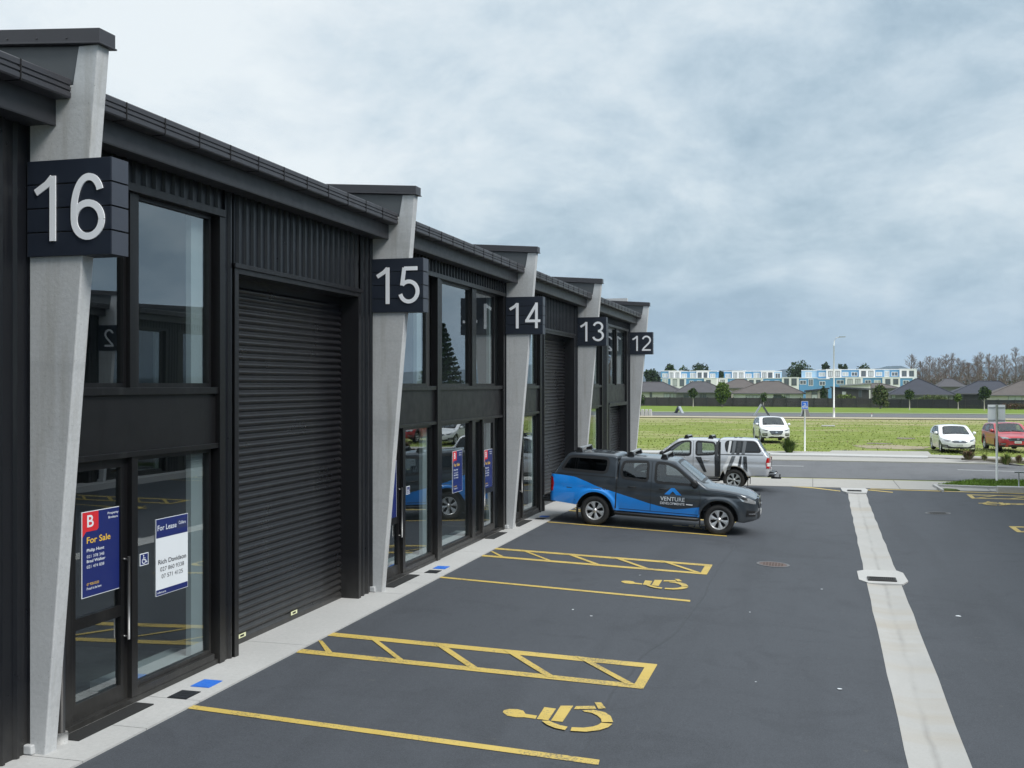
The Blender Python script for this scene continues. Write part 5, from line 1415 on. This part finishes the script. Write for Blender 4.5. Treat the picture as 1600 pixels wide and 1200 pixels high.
def house(D, e0, e1, r0, r1, ey, ry, wall, roof, label, wins=(), dep=9, gable=None):
    """pixels: eave ends e0,e1; ridge ends r0,r1 at heights ey,ry"""
    c = spot((e0+e1)/2, D); z0_ = gz(c.x, c.y); s = KK*D
    rt = empty('house', (c.x, c.y, z0_), 0, label, 'house', 'single-storey houses behind the fence')
    X = lambda px: pxX(px, D) - c.x
    ez = zat(ey, D) - z0_; rz_ = zat(ry, D + dep*.5) - z0_
    x0, x1 = X(e0), X(e1); ra, rb = X(r0), X(r1)
    wm = MB(); wm.box(x0+.55, x1-.55, .5, dep-.5, -.3, ez+.02); wm.build('wall', WL[wall], rt)
    rm = MB(); m_ = dep/2
    rm.add([(x0,0,ez),(x1,0,ez),(x1,dep,ez),(x0,dep,ez),(ra,m_,rz_),(rb,m_,rz_)], [(0,1,5,4),(1,2,5),(2,3,4,5),(3,0,4),(3,2,1,0)])
    rm.box(x0-.03, x1+.03, -.05, 0, ez-.16, ez+.03, 1)
    rm.tube([(ra,m_,rz_+.03),(rb,m_,rz_+.03)], .09, 6, 0); rm.tube([(x0,0,ez+.03),(ra,m_,rz_+.03)], .08, 6, 0); rm.tube([(x1,0,ez+.03),(rb,m_,rz_+.03)], .08, 6, 0)
    ro = rm.build('roof', [RF[roof], M['framew']], rt)
    if gable:
        gx, gw, gh = X(gable[0]), gable[1], gable[2]
        g = MB(); g.add([(gx-gw,-.8,ez),(gx+gw,-.8,ez),(gx,-.8,ez+gh),(gx-gw,m_,ez),(gx+gw,m_,ez),(gx,m_,ez+gh)], [(0,1,2),(0,2,5,3),(1,4,5,2)]); g.build('gable', RF[roof], rt)
    for i, wd in enumerate(wins):
        px0, px1, py0, py1 = wd[:4]; win(rt, X(px0), zat(py1, D)-z0_, X(px1)-X(px0), (py1-py0)*D/FPX, .5, M['curtain'] if len(wd) > 4 else M['farglass'], 1)
    return rt
house(226, 962, 1068, 1000, 1032, 612, 597, 'cream', 'grey', 'grey hipped house at the left end beside pillar 12', [(1015,1018,613,620),(1038,1047,615,622,1),(1049,1058,615,622,1)])
house(222, 1052, 1143, 1078, 1100, 613, 596.5, 'grey', 'grey', 'grey house with two dark windows behind the young tree', [(1067,1075,616,622),(1093,1096,616,622),(1098,1103,616,622)])
house(240, 1118, 1192, 1148, 1160, 606, 592.5, 'brick', 'brown', 'brown roofed house peeking out behind the round green tree', [])
house(220, 1140, 1259, 1190, 1216, 614.5, 596, 'white', 'brown', 'wide brown roofed house with a large white garage wall', [(1165,1175,618,623,1),(1177,1187,618,623,1),(1209,1221,617,623),(1226,1233,617,622,1)])
house(214, 1388, 1492, 1434, 1440, 616.5, 592, 'grey', 'navy', 'dark blue slate house with a pointed roof right of the red-tinged tree', [(1395,1400,617,622,1),(1445,1455,617,621,1),(1470,1480,617,621,1)])
house(245, 1464, 1512, 1480, 1492, 604, 592, 'grey', 'grey', 'small grey hipped roof peeking over the dark blue roofs', [])
house(224, 1486, 1592, 1533, 1566, 615, 595.5, 'dark', 'navy', 'long dark blue slate house behind three young trees', [(1500,1506,617,622)])
house(212, 1546, 1680, 1602, 1640, 617.5, 595, 'cream', 'brown', 'brown roofed house at the right edge with a white garage door', [(1578,1598,619,626,1),(1603,1630,619,626,1)])
house(250, 1324, 1405, 1350, 1378, 606, 599, 'grey', 'brown', 'low brown roofed house behind the red-tinged tree', [])
# flat monopitch house between
def mono(D, x0p, x1p, yl, yr, wallm, label, wins, roofm='navy', dep=8):
    c = spot((x0p+x1p)/2, D); z0_ = gz(c.x, c.y); X = lambda px: pxX(px, D) - c.x
    rt = empty('house', (c.x, c.y, z0_), 0, label, 'house', 'single-storey houses behind the fence')
    x0, x1 = X(x0p), X(x1p); za, zb_ = zat(yl, D)-z0_, zat(yr, D)-z0_
    wm = MB(); wm.prism([(x0+.3,-.3),(x1-.3,-.3),(x1-.3,zb_-.02),(x0+.3,za-.02)], 1, .4, dep-.4); wm.build('wall', WL[wallm], rt)
    rm = MB(); rm.prism([(x0,za),(x1,zb_),(x1,zb_+.28),(x0,za+.28)], 1, 0, dep); rm.build('roof', RF[roofm], rt)
    for px0, px1, py0, py1, g in wins: win(rt, X(px0), zat(py1, D)-z0_, X(px1)-X(px0), (py1-py0)*D/FPX, .4, M['curtain'] if g else M['farglass'], 0)
    return rt
mono(216, 1256.5, 1296, 612.5, 608, 'brick', 'low pale walled house with a sloping black roof beside the street lamp', [(1268.5,1277,611.5,616,0),(1268.5,1277,616.5,623,1),(1289.5,1293.5,610,623,0)])
mono(230, 1298, 1360, 606, 609, 'dark', 'dark low house with a flat black roof behind the pale shrubs', [(1316,1322,612,618,1),(1342,1346,610,620,0)])
mono(250, 1312, 1362, 603.5, 600, 'white', 'pale metal roofed shed behind the dark flat roofs', [], 'pale')

# blue and white apartment rows
AD = 330
M['aptblue'] = simple('sky_blue_cladding', (.11,.30,.52), .6, 0, .08, .3); M['aptpale'] = simple('pale_blue_cladding', (.36,.55,.72), .6, 0, .08, .3); M['aptwhite'] = simple('bright_white_cladding', (.80,.80,.80), .6, 0, .04, .3)
def apartments(blocks, label, extra=0):
    c = spot((blocks[0][0]+blocks[-1][1])/2, AD); z0_ = gz(c.x, c.y)
    rt = empty('apartment_building', (c.x, c.y, z0_), 0, label, 'apartment block', 'blue and white apartments'); rg = random.Random(5)
    for x0, x1, y0, y1, col, ws_ in blocks:
        low = y0 > 586; D = AD if low else AD+5; X = lambda px: pxX(px, D) - c.x; oy = 0 if low else 5
        zt = zat(y0, D)-z0_; zb_ = -.5 if low else zat(y1+2, D)-z0_
        yo = oy + {'w':-.5,'b':0,'p':.25}[col]
        b = MB(); b.box(X(x0), X(x1)-.02, yo, oy+8, zb_, zt); b.box(X(x0)-.06, X(x1)+.04, yo-.07, oy+8.05, zt+.002, zt+.20, 1)
        b.build('wall_block', [M['aptwhite'] if col == 'w' else M['aptblue'] if col == 'b' else M['aptpale'], M['aptwhite']], rt)
        for wx, ww, kind in ws_:
            hh = {'s':1.5,'d':1.9,'h':1.0}[kind]; zc = (zat(y0+ (6.5 if not low else 6.5), D)-z0_) - hh/2
            win(rt, X(wx), zc, ww*KK*D, hh, yo, M['farglass'] if rg.random() < .62 else M['curtain'], 1 if ww > 4 else 0, M['aptwhite'] if col != 'w' else M['framew'], .13)
    return rt
UA = 580; LA = 591.5
apartments([(1031,1044,UA,592,'b',[(1034,2.6,'h'),(1038.5,3,'h')]),(1044,1064,UA,592,'w',[(1046.5,4.5,'s'),(1056,4.5,'s')]),(1064,1076,UA+.5,592,'b',[(1065.5,7,'h')]),(1076,1088.5,UA+.5,592,'b',[(1079,7.5,'s')]),(1088.5,1109,UA,592,'w',[(1091.5,5,'s'),(1101,4.5,'s')]),(1109,1121,UA+.5,592,'b',[(1111,7,'h')]),
  (1031,1047,LA,606,'b',[(1034,8,'d')]),(1047,1072,LA,606,'w',[(1051.5,5.5,'d'),(1062.5,6,'d')]),(1072,1101,LA,606,'b',[(1078,5,'h'),(1090,6,'h')]),(1101,1121,LA,606,'w',[(1105,6,'s')])], 'left blue and white terraced apartment row behind the grey roofs')
apartments([(1130,1143,UA+.5,592,'b',[(1133,7,'h')]),(1143,1164,UA,592,'w',[(1146,4.5,'s'),(1155,5.5,'s')]),(1164,1175,UA+.5,592,'b',[(1165.5,8,'h')]),(1175,1189,UA+.5,592,'b',[(1178,8.5,'s')]),(1189,1210,UA,592,'w',[(1192,5,'s'),(1201,5.5,'s')]),(1210,1221,UA+1,592,'p',[(1212,7,'s')]),
  (1121.5,1136,LA,606,'w',[(1125,6,'s')]),(1136,1167,LA,606,'b',[(1141,6,'h'),(1152,6,'h')]),(1167,1192.5,LA,606,'w',[(1171,6,'s'),(1182,6,'s')]),(1192.5,1222,LA,606,'b',[(1196,6,'h'),(1211,7,'h')]),(1222,1248,590.5,606,'w',[(1226,6.5,'d'),(1237.5,7,'d')])], 'middle blue and white terraced apartment row above the brown roofs')
apartments([(1252,1270,579,592,'p',[(1259,9,'s')]),(1270,1277,579,592,'p',[]),(1277,1291,578.5,592,'b',[(1280,4,'h'),(1285,4,'h')]),(1291,1315,577.5,592,'w',[(1295,5.5,'s'),(1306,6,'s')]),(1315,1342,578,592,'b',[(1317,8,'h'),(1331,8,'h')]),(1342,1367,577.5,592,'w',[(1346,6,'s'),(1357,6.5,'s')]),(1367,1380,578,592,'b',[(1369,8,'h')]),(1380,1390,578,592,'p',[(1382,6,'s')]),(1390,1404,578,592,'b',[(1392.5,8.5,'h')]),(1404,1430,577.5,592,'w',[(1408,6,'s'),(1419,6,'s')]),
  (1248.5,1278,591,608,'b',[(1250,4,'h'),(1255,4,'h'),(1264,6,'d')]),(1278,1297,592.5,608,'b',[(1281,8,'h')]),(1297,1321,590.5,608,'b',[(1308,10,'h')]),(1321,1348,590,608,'w',[(1325,6.5,'s'),(1337,6.5,'s')]),(1348,1378,590.5,608,'b',[(1352,8,'h'),(1366,9,'h')]),(1378,1405,590,608,'w',[(1383,6.5,'s'),(1395,6.5,'s')]),(1405,1424,591,608,'b',[(1410,8,'h')])], 'right blue and white terraced apartment row behind the street lamp')

# trees behind the apartments
for i, (px, y0, y1, w_, lb) in enumerate([(1019,577,604,26,'dark bushy tree at the left end of the apartments'),(1047,570,590,20,'rounded dark tree above the first white apartment block'),(1069,573,590,22,'low spreading tree above the apartments, second from the left'),(1096,567,590,32,'broad dome-shaped tree rising above the left apartment row'),
   (1126,579,604,12,'narrow tree in the gap between two apartment rows'),(1249,563,604,44,'tall dark dense tree between the middle and right apartment rows'),(1290,569,590,16,'small tree above the apartments left of the street lamp'),(1316,570,590,16,'small tree above the apartments right of the street lamp'),(1349,569,590,30,'wide flat-topped tree above the right apartment row')]):
    D = 372; b = spot(px, D); h = (zat(y0, D)-b.z)*1.09; tree('broad_tree', b, h, w_*KK*D*1.35, lb, 'tree', 'trees behind the apartments', ('dark','mid') if i % 3 else ('dark','dark'), .45, 2200, .42, 40+i, 7, low=.10)
# trees in the house gardens and along the verge
def verge(name, px, y0, w_, lb, leaf, n=900, sz=.16, low=.35, D=None, bark=None, lob=6, trunk=.09):
    D = D or FD(px)-6; b = spot(px, D); tree(name, b, zat(y0, D)-b.z, w_*KK*D*1.12, lb, 'tree', None, leaf, trunk, n, sz, int(px), lob, bark, low)
verge('round_tree', 1128, 593, 27, 'dense round yellow-green tree growing in front of the grey fence', ('bright','mid'), 3800, .18, .04, lob=9, trunk=.2)
verge('round_tree', 1375, 598, 30, 'dense red-tinged green tree between the grey and black fences', ('olive','mid'), 3400, .18, .06, lob=9, trunk=.2)
verge('young_tree', 1083, 605, 19, 'young verge tree with a pale trunk before the grey house', ('mid','dark'), 800, .15, .42, bark=PALEBARK)
verge('young_tree', 1193, 612, 13, 'small thin verge tree behind the leaning board', ('mid','dark'), 500, .14, .25, bark=PALEBARK)
verge('young_tree', 1421, 606, 20, 'young verge tree with a forked pale trunk before the dark fence', ('mid','dark'), 900, .15, .42, D=176, bark=PALEBARK)
verge('young_tree', 1497, 614, 15, 'small bright young tree, middle one of three before the dark fence', ('bright','mid'), 600, .14, .40, D=180, bark=PALEBARK)
verge('young_tree', 1538, 602, 23, 'dark young tree left of the square sign plate', ('dark','mid'), 1100, .16, .38, D=174, bark=PALEBARK)
verge('young_tree', 1003, 615, 13, 'small dark tree by the fence beside pillar 12', ('dark','mid'), 600, .15, .1)
verge('garden_shrub', 1321, 614, 40, 'pale green garden shrub behind the grey fence', ('olive','bright'), 1600, .15, .1, D=208, lob=8)
verge('garden_shrub', 1287, 600, 14, 'dark leafy shrub beside the street lamp behind the fence', ('dark','mid'), 700, .16, .1, D=212)
verge('garden_shrub', 1224, 617, 12, 'low dark bush in front of the white garage wall', ('dark','mid'), 400, .15, .1, D=211)
verge('garden_shrub', 1458, 616, 60, 'long clipped hedge top above the dark fence', ('olive','mid'), 1600, .14, .1, D=208, lob=10)
b = spot(1600, 180); rg = random.Random(9); rt = empty('hedge', b, 0, 'reddish green hedge at the right edge of the far verge', 'hedge'); hm = MB()
leaves(hm, [((x, 0, .6), (1.0,.6,.62)) for x in (-2.6,-1.6,-.6,.5,1.6,2.6,3.8)], 1500, .12, rg); hm.build('crown', [LF['red'], LF['olive']], rt)
# bare trees on the right skyline
def bare(px, y0, D, w_, lb, seed):
    b = spot(px, D); h = zat(y0, D)-b.z; rg = random.Random(seed); rt = empty('bare_tree', b, 0, lb, 'tree', 'leafless trees on the skyline')
    tk = MB(); tk.tube([(0,0,-.3),(.1,0,h*.4),(0,.1,h*.75),(.05,0,h)], [.26,.17,.08,.02], 6); tk.build('trunk', BARK, rt)
    br = MB(); W_ = w_*KK*D*.5
    def twig(p, d, l, r_, depth):
        q = p + d*l; side = d.cross(Vector((rg.gauss(0,1), rg.gauss(0,1), rg.gauss(0,1)))).normalized()*r_
        br.add([p-side, p+side, q+side*.4, q-side*.4], [(0,1,2,3)])
        if depth:
            for k in range(4 if depth > 1 else 5):
                t = .25+.75*rg.random(); dd = (d + Vector((rg.gauss(0,.42), rg.gauss(0,.42), rg.gauss(.12,.25)))).normalized()
                twig(p+d*l*t, dd, l*(.42+.25*rg.random()), r_*.6, depth-1)
    for i in range(54):
        z = h*(.06+.88*i/54); a = rg.random()*6.28; k = math.sin(math.pi*(.15+.8*i/54))**.7
        up = 1.0+.9*rg.random(); d = Vector((math.cos(a), math.sin(a), up)).normalized()
        twig(Vector((0,0,z)), d, min(W_*k*1.25, (h*1.02-z)*1.0+.3), .062, 3)
    br.build('branches', TWIG, rt)
BT = [(1424,553,15),(1441,565,16),(1452,556,15),(1466,560,18),(1478,553,16),(1487,550,14),(1500,560,17),(1514,567,16),(1527,556,17),(1533,549,13),(1546,552,15),(1556,556,15),(1570,553,16),(1587,541,16),(1600,556,17),(1612,548,16)]
places = ['leftmost leafless tree','second leafless tree from the left','third leafless tree from the left','fourth leafless tree from the left','fifth leafless tree from the left','sixth leafless tree from the left','seventh leafless tree from the left','short leafless tree at the low gap','ninth leafless tree from the left','pointed leafless tree just right of the gap','eleventh leafless tree from the left','twelfth leafless tree from the left','leafless tree just left of the tallest one','tallest leafless tree near the right edge','leafless tree at the right frame edge','last leafless tree outside the right edge']
for i, (px, y0, w_) in enumerate(BT): bare(px, y0, 345+9*(i % 3), w_*1.25, places[i] + ' on the skyline behind the houses', 60+i)

# low wooded mass under the bare trees, hills
wd = MB(); rg = random.Random(31)
lob = []
for i in range(34):
    px = 1405 + i*7; b = spot(px, 368); lob.append(((b.x, b.y, 2.6+rg.random()*2.0), (2.6, 2.4, 3.2)))
leaves(wd, lob, 7500, .28, rg); tag(wd.build('distant_scrub', [TWIG, LF['olive']]), 'brownish scrub filling the foot of the leafless trees', None, None, 'stuff')
M['hill'] = simple('hazed_wooded_hill', (.030,.052,.070), 1, 0, .4, .004, spec=.05)  # green shifted to blue: part of the distance haze is in the colour
hb = MB()
def hill(D, prof, back=900, seed=1):
    rows = []; n = 240; p0, p1 = prof[0][0], prof[-1][0]
    for k in range(2):
        row = []
        for i in range(n+1):
            px = p0+(p1-p0)*i/n; py = None
            for a, b in zip(prof, prof[1:]):
                if px <= b[0]+1e-6: t = (px-a[0])/(b[0]-a[0]); t = t*t*(3-2*t); py = a[1]+(b[1]-a[1])*t; break
            py += 1.3*(noise.noise(Vector((px*.06, seed, 0)))+.5*noise.noise(Vector((px*.22, seed, 4))))
            DD = D + k*back*.45; X = pxX(px, DD); Y = (DD+X*ST)/CT; row.append((X, Y, zat(py, D) if k else -2))
        rows.append(row)
    far = [(x*1.2, y*1.2, -2) for x, y, z in rows[1]]
    hb.grid(rows+[far], 0, True)
hill(3600, [(-400,600),(600,585),(900,578),(1060,579),(1110,577),(1150,576),(1200,579),(1235,574),(1258,571),(1290,579),(1365,574),(1385,569.5),(1408,568),(1425,575),(1470,574),(1500,563.5),(1518,562.5),(1535,570),(1570,574),(1600,565),(1700,558),(1900,570),(2400,590)])
tag(hb.build('hills', M['hill']), 'far wooded hills fading blue along the horizon', None, None, 'structure')

# ---- street furniture
b = spot(1303, 131); rt = empty('street_lamp', b, 0, 'tall pale street lamp standing beside the far road', 'street lamp')
H_ = zat(527, 131)-b.z; pm = MB(); pm.tube([(0,0,0),(0,0,1.2)], .13, 10); pm.tube([(0,0,1.2),(0,0,H_-1.0)], [.10,.055], 10); pm.tube([(0,0,H_-1.0),(.05,0,H_-.4),(.25,0,H_-.08),(.6,0,H_)], [.055,.05,.045,.04], 8); pm.build('pole', M['white'], rt)
hm = MB(); hm.prism([(.5,H_-.04),(1.35,H_+.0),(1.33,H_+.09),(.6,H_+.10)], 1, -.14, .14); hm.build('lamp_head', M['galv'], rt)
# blue post sign
g = at(1257.5, 705); rt = empty('sign_post', g, 0, 'slim white post with a small blue plate, beside the white SUV', 'sign')
D_ = -g.x*ST + g.y*CT; pm = MB(); pm.tube([(0,0,0),(0,0,zat(628,D_)-g.z)], .045, 10); pm.build('post', M['white'], rt)
zt = zat(627,D_)-g.z; pl = MB(); pl.box(-.18,.18,-.06,-.05, zt-.44, zt); pl.box(-.165,.165,-.062,-.0605, zt-.425, zt-.015, 1); pl.build('plate', [M['white'], M['blueplate']], rt)
gl = MB()
for path in ([(-.07,zt-.12),(.03,zt-.12),(.06,zt-.2)], [(-.06,zt-.30),(.0,zt-.2),(.05,zt-.30)], arc(-.07,zt-.31,.05,.05,0,360,12), arc(.08,zt-.31,.05,.05,0,360,12)):
    vs, fs = stroke(path, .028); gl.add([(a, -.065, c_) for a, c_ in vs], fs)
gl.build('symbol', M['white'], rt)
# square sign seen from behind
g = kz(1557.5, 752, -.19); rt = empty('sign_post', g, R(3), 'white post carrying a square plate seen from behind, on the grass strip', 'sign')
D_ = -g.x*ST + g.y*CT; zt = zat(632,D_)-g.z; pm = MB(); pm.tube([(0,0,0),(0,0,zt+.0)], .042, 12); pm.build('post', M['white'], rt)
pl = MB(); pl.box(-.31,.31,.05,.056, zt-.68, zt-.01); pl.build('plate', M['signback'] if 'signback' in M else simple('sign_back', (.84,.87,.88), .6, 0, .06, 3), rt, bevel=.002)
for z in (zt-.12, zt-.60):
    bm_ = MB(); bm_.box(-.29,.29,.035,.05, z-.02, z+.02); bm_.build('bracket', M['galv'], rt)
# galvanised barrier and block at the right edge
g = kz(1592, 762, -.19); rt = empty('handrail', g, 0, 'short galvanised rail on the concrete edging at the right frame edge', 'handrail')
r_m = MB(); r_m.tube([(0,0,0),(0,0,.55)], .02, 8); r_m.tube([(1.0,0,0),(1.0,0,.55)], .02, 8); r_m.tube([(-.15,0,.55),(1.2,0,.55)], .025, 8); r_m.build('rail', M['galv'], rt)
a = kz(1559,768,-.2); b = kz(1640,771,-.2); bx = MB(); bx.box(0, b.x-a.x, 0, .35, -.1, .17)
tag(bx.build('edging_block', M['slab'], None, (a.x, a.y, -.2), bevel=.02), 'low pale concrete edging block beside the grass strip at right', 'edging')
# leaning A-frame boards at the far road
def aframe(px, py, h_, label, cols, sp=.5, w_=1.0, rz=R(70)):
    g = at(px, py); rt = empty('a_frame_board', g, rz, label, 'a-frame board')
    for s_, c_ in ((-1, cols[0]), (1, cols[1])):
        m_ = MB(); m_.obox((0, s_*sp/2, h_/2), (w_/2,0,0), (0,.11,0), (0,-s_*sp/2,h_/2)); m_.build('panel', c_, rt)
    return rt
aframe(1190, 650, 1.55, 'tall A-frame board, black one side and pale the other, above the white SUV', (M['capmetal'], M['galv']), .95, .5, R(100))
aframe(1258, 651, 1.0, 'dark A-frame board with a white foot behind the blue plate post', (M['blackplastic'], M['white']), .5, .7, R(30))
aframe(1061, 646, 1.0, 'small pale A-frame board at the left end of the far road', (M['galv'], M['capmetal']), .6, .5, R(60))
for i in range(5):
    g = at(992+i*6, 650); m_ = MB(); m_.prism([(-.22,0),(.22,0),(.15,.85),(-.15,.85)], 1, -.3, .3)
    tag(m_.build('concrete_block', M['slab'], None, g, bevel=.03), 'upright pale concrete block in a row beside pillar 12', 'concrete block', 'row of pale blocks on the field edge')
g = at(1362, 651.5); m_ = MB(); m_.tube([(0,0,0),(0,0,.5)], .06, 8); m_.tube([(0,0,.36),(0,0,.44)], .065, 8, 1)
tag(m_.build('marker_post', [M['white'], M['lampred']], None, g), 'short white marker post beside the far road', 'marker post')
g = at(1294, 665.5); m_ = MB(); m_.box(-.6,.6,-.45,.45,-.03,.06); tag(m_.build('manhole_slab', M['slab'], None, g, bevel=.02), 'white concrete manhole slab lying in the field grass', 'manhole slab')
# shrubs in the planting bed
def tuft(px, py, w_, h_, leaf, label, name='verge_shrub', n=260, cat='shrub', z=-.15):
    g = kz(px, py, z); rg = random.Random(int(px*3)); rt = empty(name, g, 0, label, cat); m_ = MB()
    for i in range(n):
        a = rg.random()*6.28; l = h_*(.6+.6*rg.random()); sp_ = (.15+.9*rg.random())*w_*.5; b0 = Vector((math.cos(a)*w_*.12*rg.random(), math.sin(a)*w_*.12*rg.random(), 0))
        t = b0 + Vector((math.cos(a)*sp_, math.sin(a)*sp_, l*(1-.35*(sp_/(w_*.5))**2))); md = (b0+t)/2 + Vector((0,0,l*.22)); s_ = Vector((-math.sin(a), math.cos(a), 0))*.014
        m_.add([b0-s_, b0+s_, md+s_, md-s_, t], [(0,1,2,3),(3,2,4)], 0 if rg.random() < .6 else 1)
    m_.build('foliage', [LF[leaf[0]], LF[leaf[1]]], rt)
tuft(1513, 718, 1.0, .45, ('red','olive'), 'reddish brown tufted shrub at the left end of the planting bed')
tuft(1538, 720, .42, .30, ('straw','olive'), 'small straw-coloured tuft left of the tall white post')
tuft(1572, 726, .85, .50, ('bright','straw'), 'yellow-green grassy shrub right of the tall white post')
tuft(1592, 723, .50, .35, ('straw','red'), 'small brownish tuft near the right edge of the planting bed')
tuft(1233, 708, 1.3, .75, ('mid','bright'), 'long tuft of dark green grass in front of the white SUV', 'grass_tuft', 420, 'grass tuft', -.22)

# grass blades over the near field
rg = random.Random(77); gm = MB()
for i in range(6000):
    t = rg.random()**1.7; D = 58.5 + 66*t; px = 960 + 680*rg.random(); X = pxX(px, D); Y = (D + X*ST)/CT
    q = kz(px, 600 + FPX*(EYE+.2)/D, -.2)
    if Y < 60.6 + (2.2 if 1296 < px < 1452 else 0) and px > 900:
        if Y < kz(px, 703.5 if px < 1300 else 705 if px < 1450 else 711, -.2).y: continue
    nz_ = noise.noise(Vector((X*.35, Y*.22, 0))); dry = noise.noise(Vector((X*.11+9, Y*.07, 5)))
    if math.hypot((px-1395)/62, (D-62.5)/4.2) < 1 and rg.random() < .85: continue
    h_ = (.025+.06*rg.random())*(1+1.6*max(0, nz_)); wd_ = .02+.035*rg.random(); a = rg.random()*3.14
    s_ = Vector((math.cos(a), math.sin(a), 0))*wd_; p = Vector((X, Y, gz(X,Y)-.055)); ln = Vector((rg.gauss(0,.07), rg.gauss(0,.07), h_+.03))
    m_ = 2 if (dry > .12 and rg.random() < .6) else (0 if nz_+rg.gauss(0,.25) > 0 else 1)
    gm.add([p-s_, p+s_, p+ln+s_*.3], [(0,1,2)], m_); s2 = Vector((-s_.y, s_.x, 0)); gm.add([p-s2, p+s2, p+ln*.8-s2*.4], [(0,1,2)], m_)
tag(gm.build('field_grass', [m_leaf('grass_light', (.29,.345,.09), .2), m_leaf('grass_mid', (.225,.28,.065), .2), LF['straw']]), 'rough green grass of the empty field', 'grass', None, 'stuff')
rg = random.Random(78); gm = MB()
for i in range(5200):
    px = 1462+150*rg.random(); py = 749.5+14*rg.random(); p = kz(px, py, -.19)
    lo = 757.5+(px-1464)*.04; hi = 757.5 - min(1, (px-1464)/56)*8 + max(0,(px-1520))*.015
    if not (hi < py < lo): continue
    a = rg.random()*3.14; s_ = Vector((math.cos(a), math.sin(a), 0))*.012; gm.add([p-s_, p+s_, p+Vector((rg.gauss(0,.03), rg.gauss(0,.03), .05+.06*rg.random()))], [(0,1,2)], 0 if rg.random() < .5 else 1)
tag(gm.build('berm_grass', [m_leaf('lawn_blades', (.17,.27,.04), .25), LF['bright']]), 'short bright grass on the roadside strip', 'grass', None, 'stuff')
# Norfolk pine and trees beyond the right edge, mirrored in the glazing
b = spot(1735, 118); rt = empty('norfolk_pine', b, 0, 'tall layered pine seen only as a reflection in the upper glazing', 'tree'); rg = random.Random(4)
tk = MB(); tk.tube([(0,0,0),(0,0,12)], [.28,.04], 8); tk.build('trunk', BARK, rt); cr = MB()
for i in range(17):
    z = 1.5+i*.62; L_ = 3.4*(1-i/18.5)
    for k in range(7):
        a = 6.28*k/7+i*.5
        leaves(cr, [((math.cos(a)*L_*t, math.sin(a)*L_*t, z+.10*L_*t*t), (L_*.22,L_*.22,.26)) for t in (.15,.4,.62,.82,.97)], 110, .19, rg)
cr.build('crown', [LF['pine'], LF['dark']], rt)

# small litter and leaves on the asphalt
for i, (px, py, s_) in enumerate([(1312,1077,.035),(1284,921,.035),(1497,963,.05),(1181,1066,.02),(1172,957,.02),(895,953,.022),(924,963,.026),(1000,899,.028)]):
    g = at(px, py, .005); rg = random.Random(i); m_ = MB(); k = 6
    P = [(s_*(.6+.5*rg.random())*math.cos(6.28*j/k), s_*(.6+.5*rg.random())*math.sin(6.28*j/k), .004+.006*rg.random()) for j in range(k)]; m_.add(P, [tuple(range(k))])
    tag(m_.build('litter_scrap', M['paper'] if i < 9 else M['sticker'], None, g), 'tiny pale scrap lying on the dark asphalt', 'litter', 'pale scraps on the asphalt')

# ---- air
hz_ = MB(); hz_.box(-6000, 6000, -400, 6500, -3, 160)
m = bpy.data.materials.new('air'); m.use_nodes = True; nt = m.node_tree; nt.nodes.remove(nt.nodes['Principled BSDF'])
pv = nt.nodes.new('ShaderNodeVolumePrincipled'); pv.inputs['Color'].default_value = (.70,.85,1,1); pv.inputs['Density'].default_value = .00011; pv.inputs['Anisotropy'].default_value = .1
nt.links.new(pv.outputs[0], nt.nodes['Material Output'].inputs['Volume'])
tag(hz_.build('haze', m), 'thin bluish air that fades the far hills', 'haze', None, 'stuff')
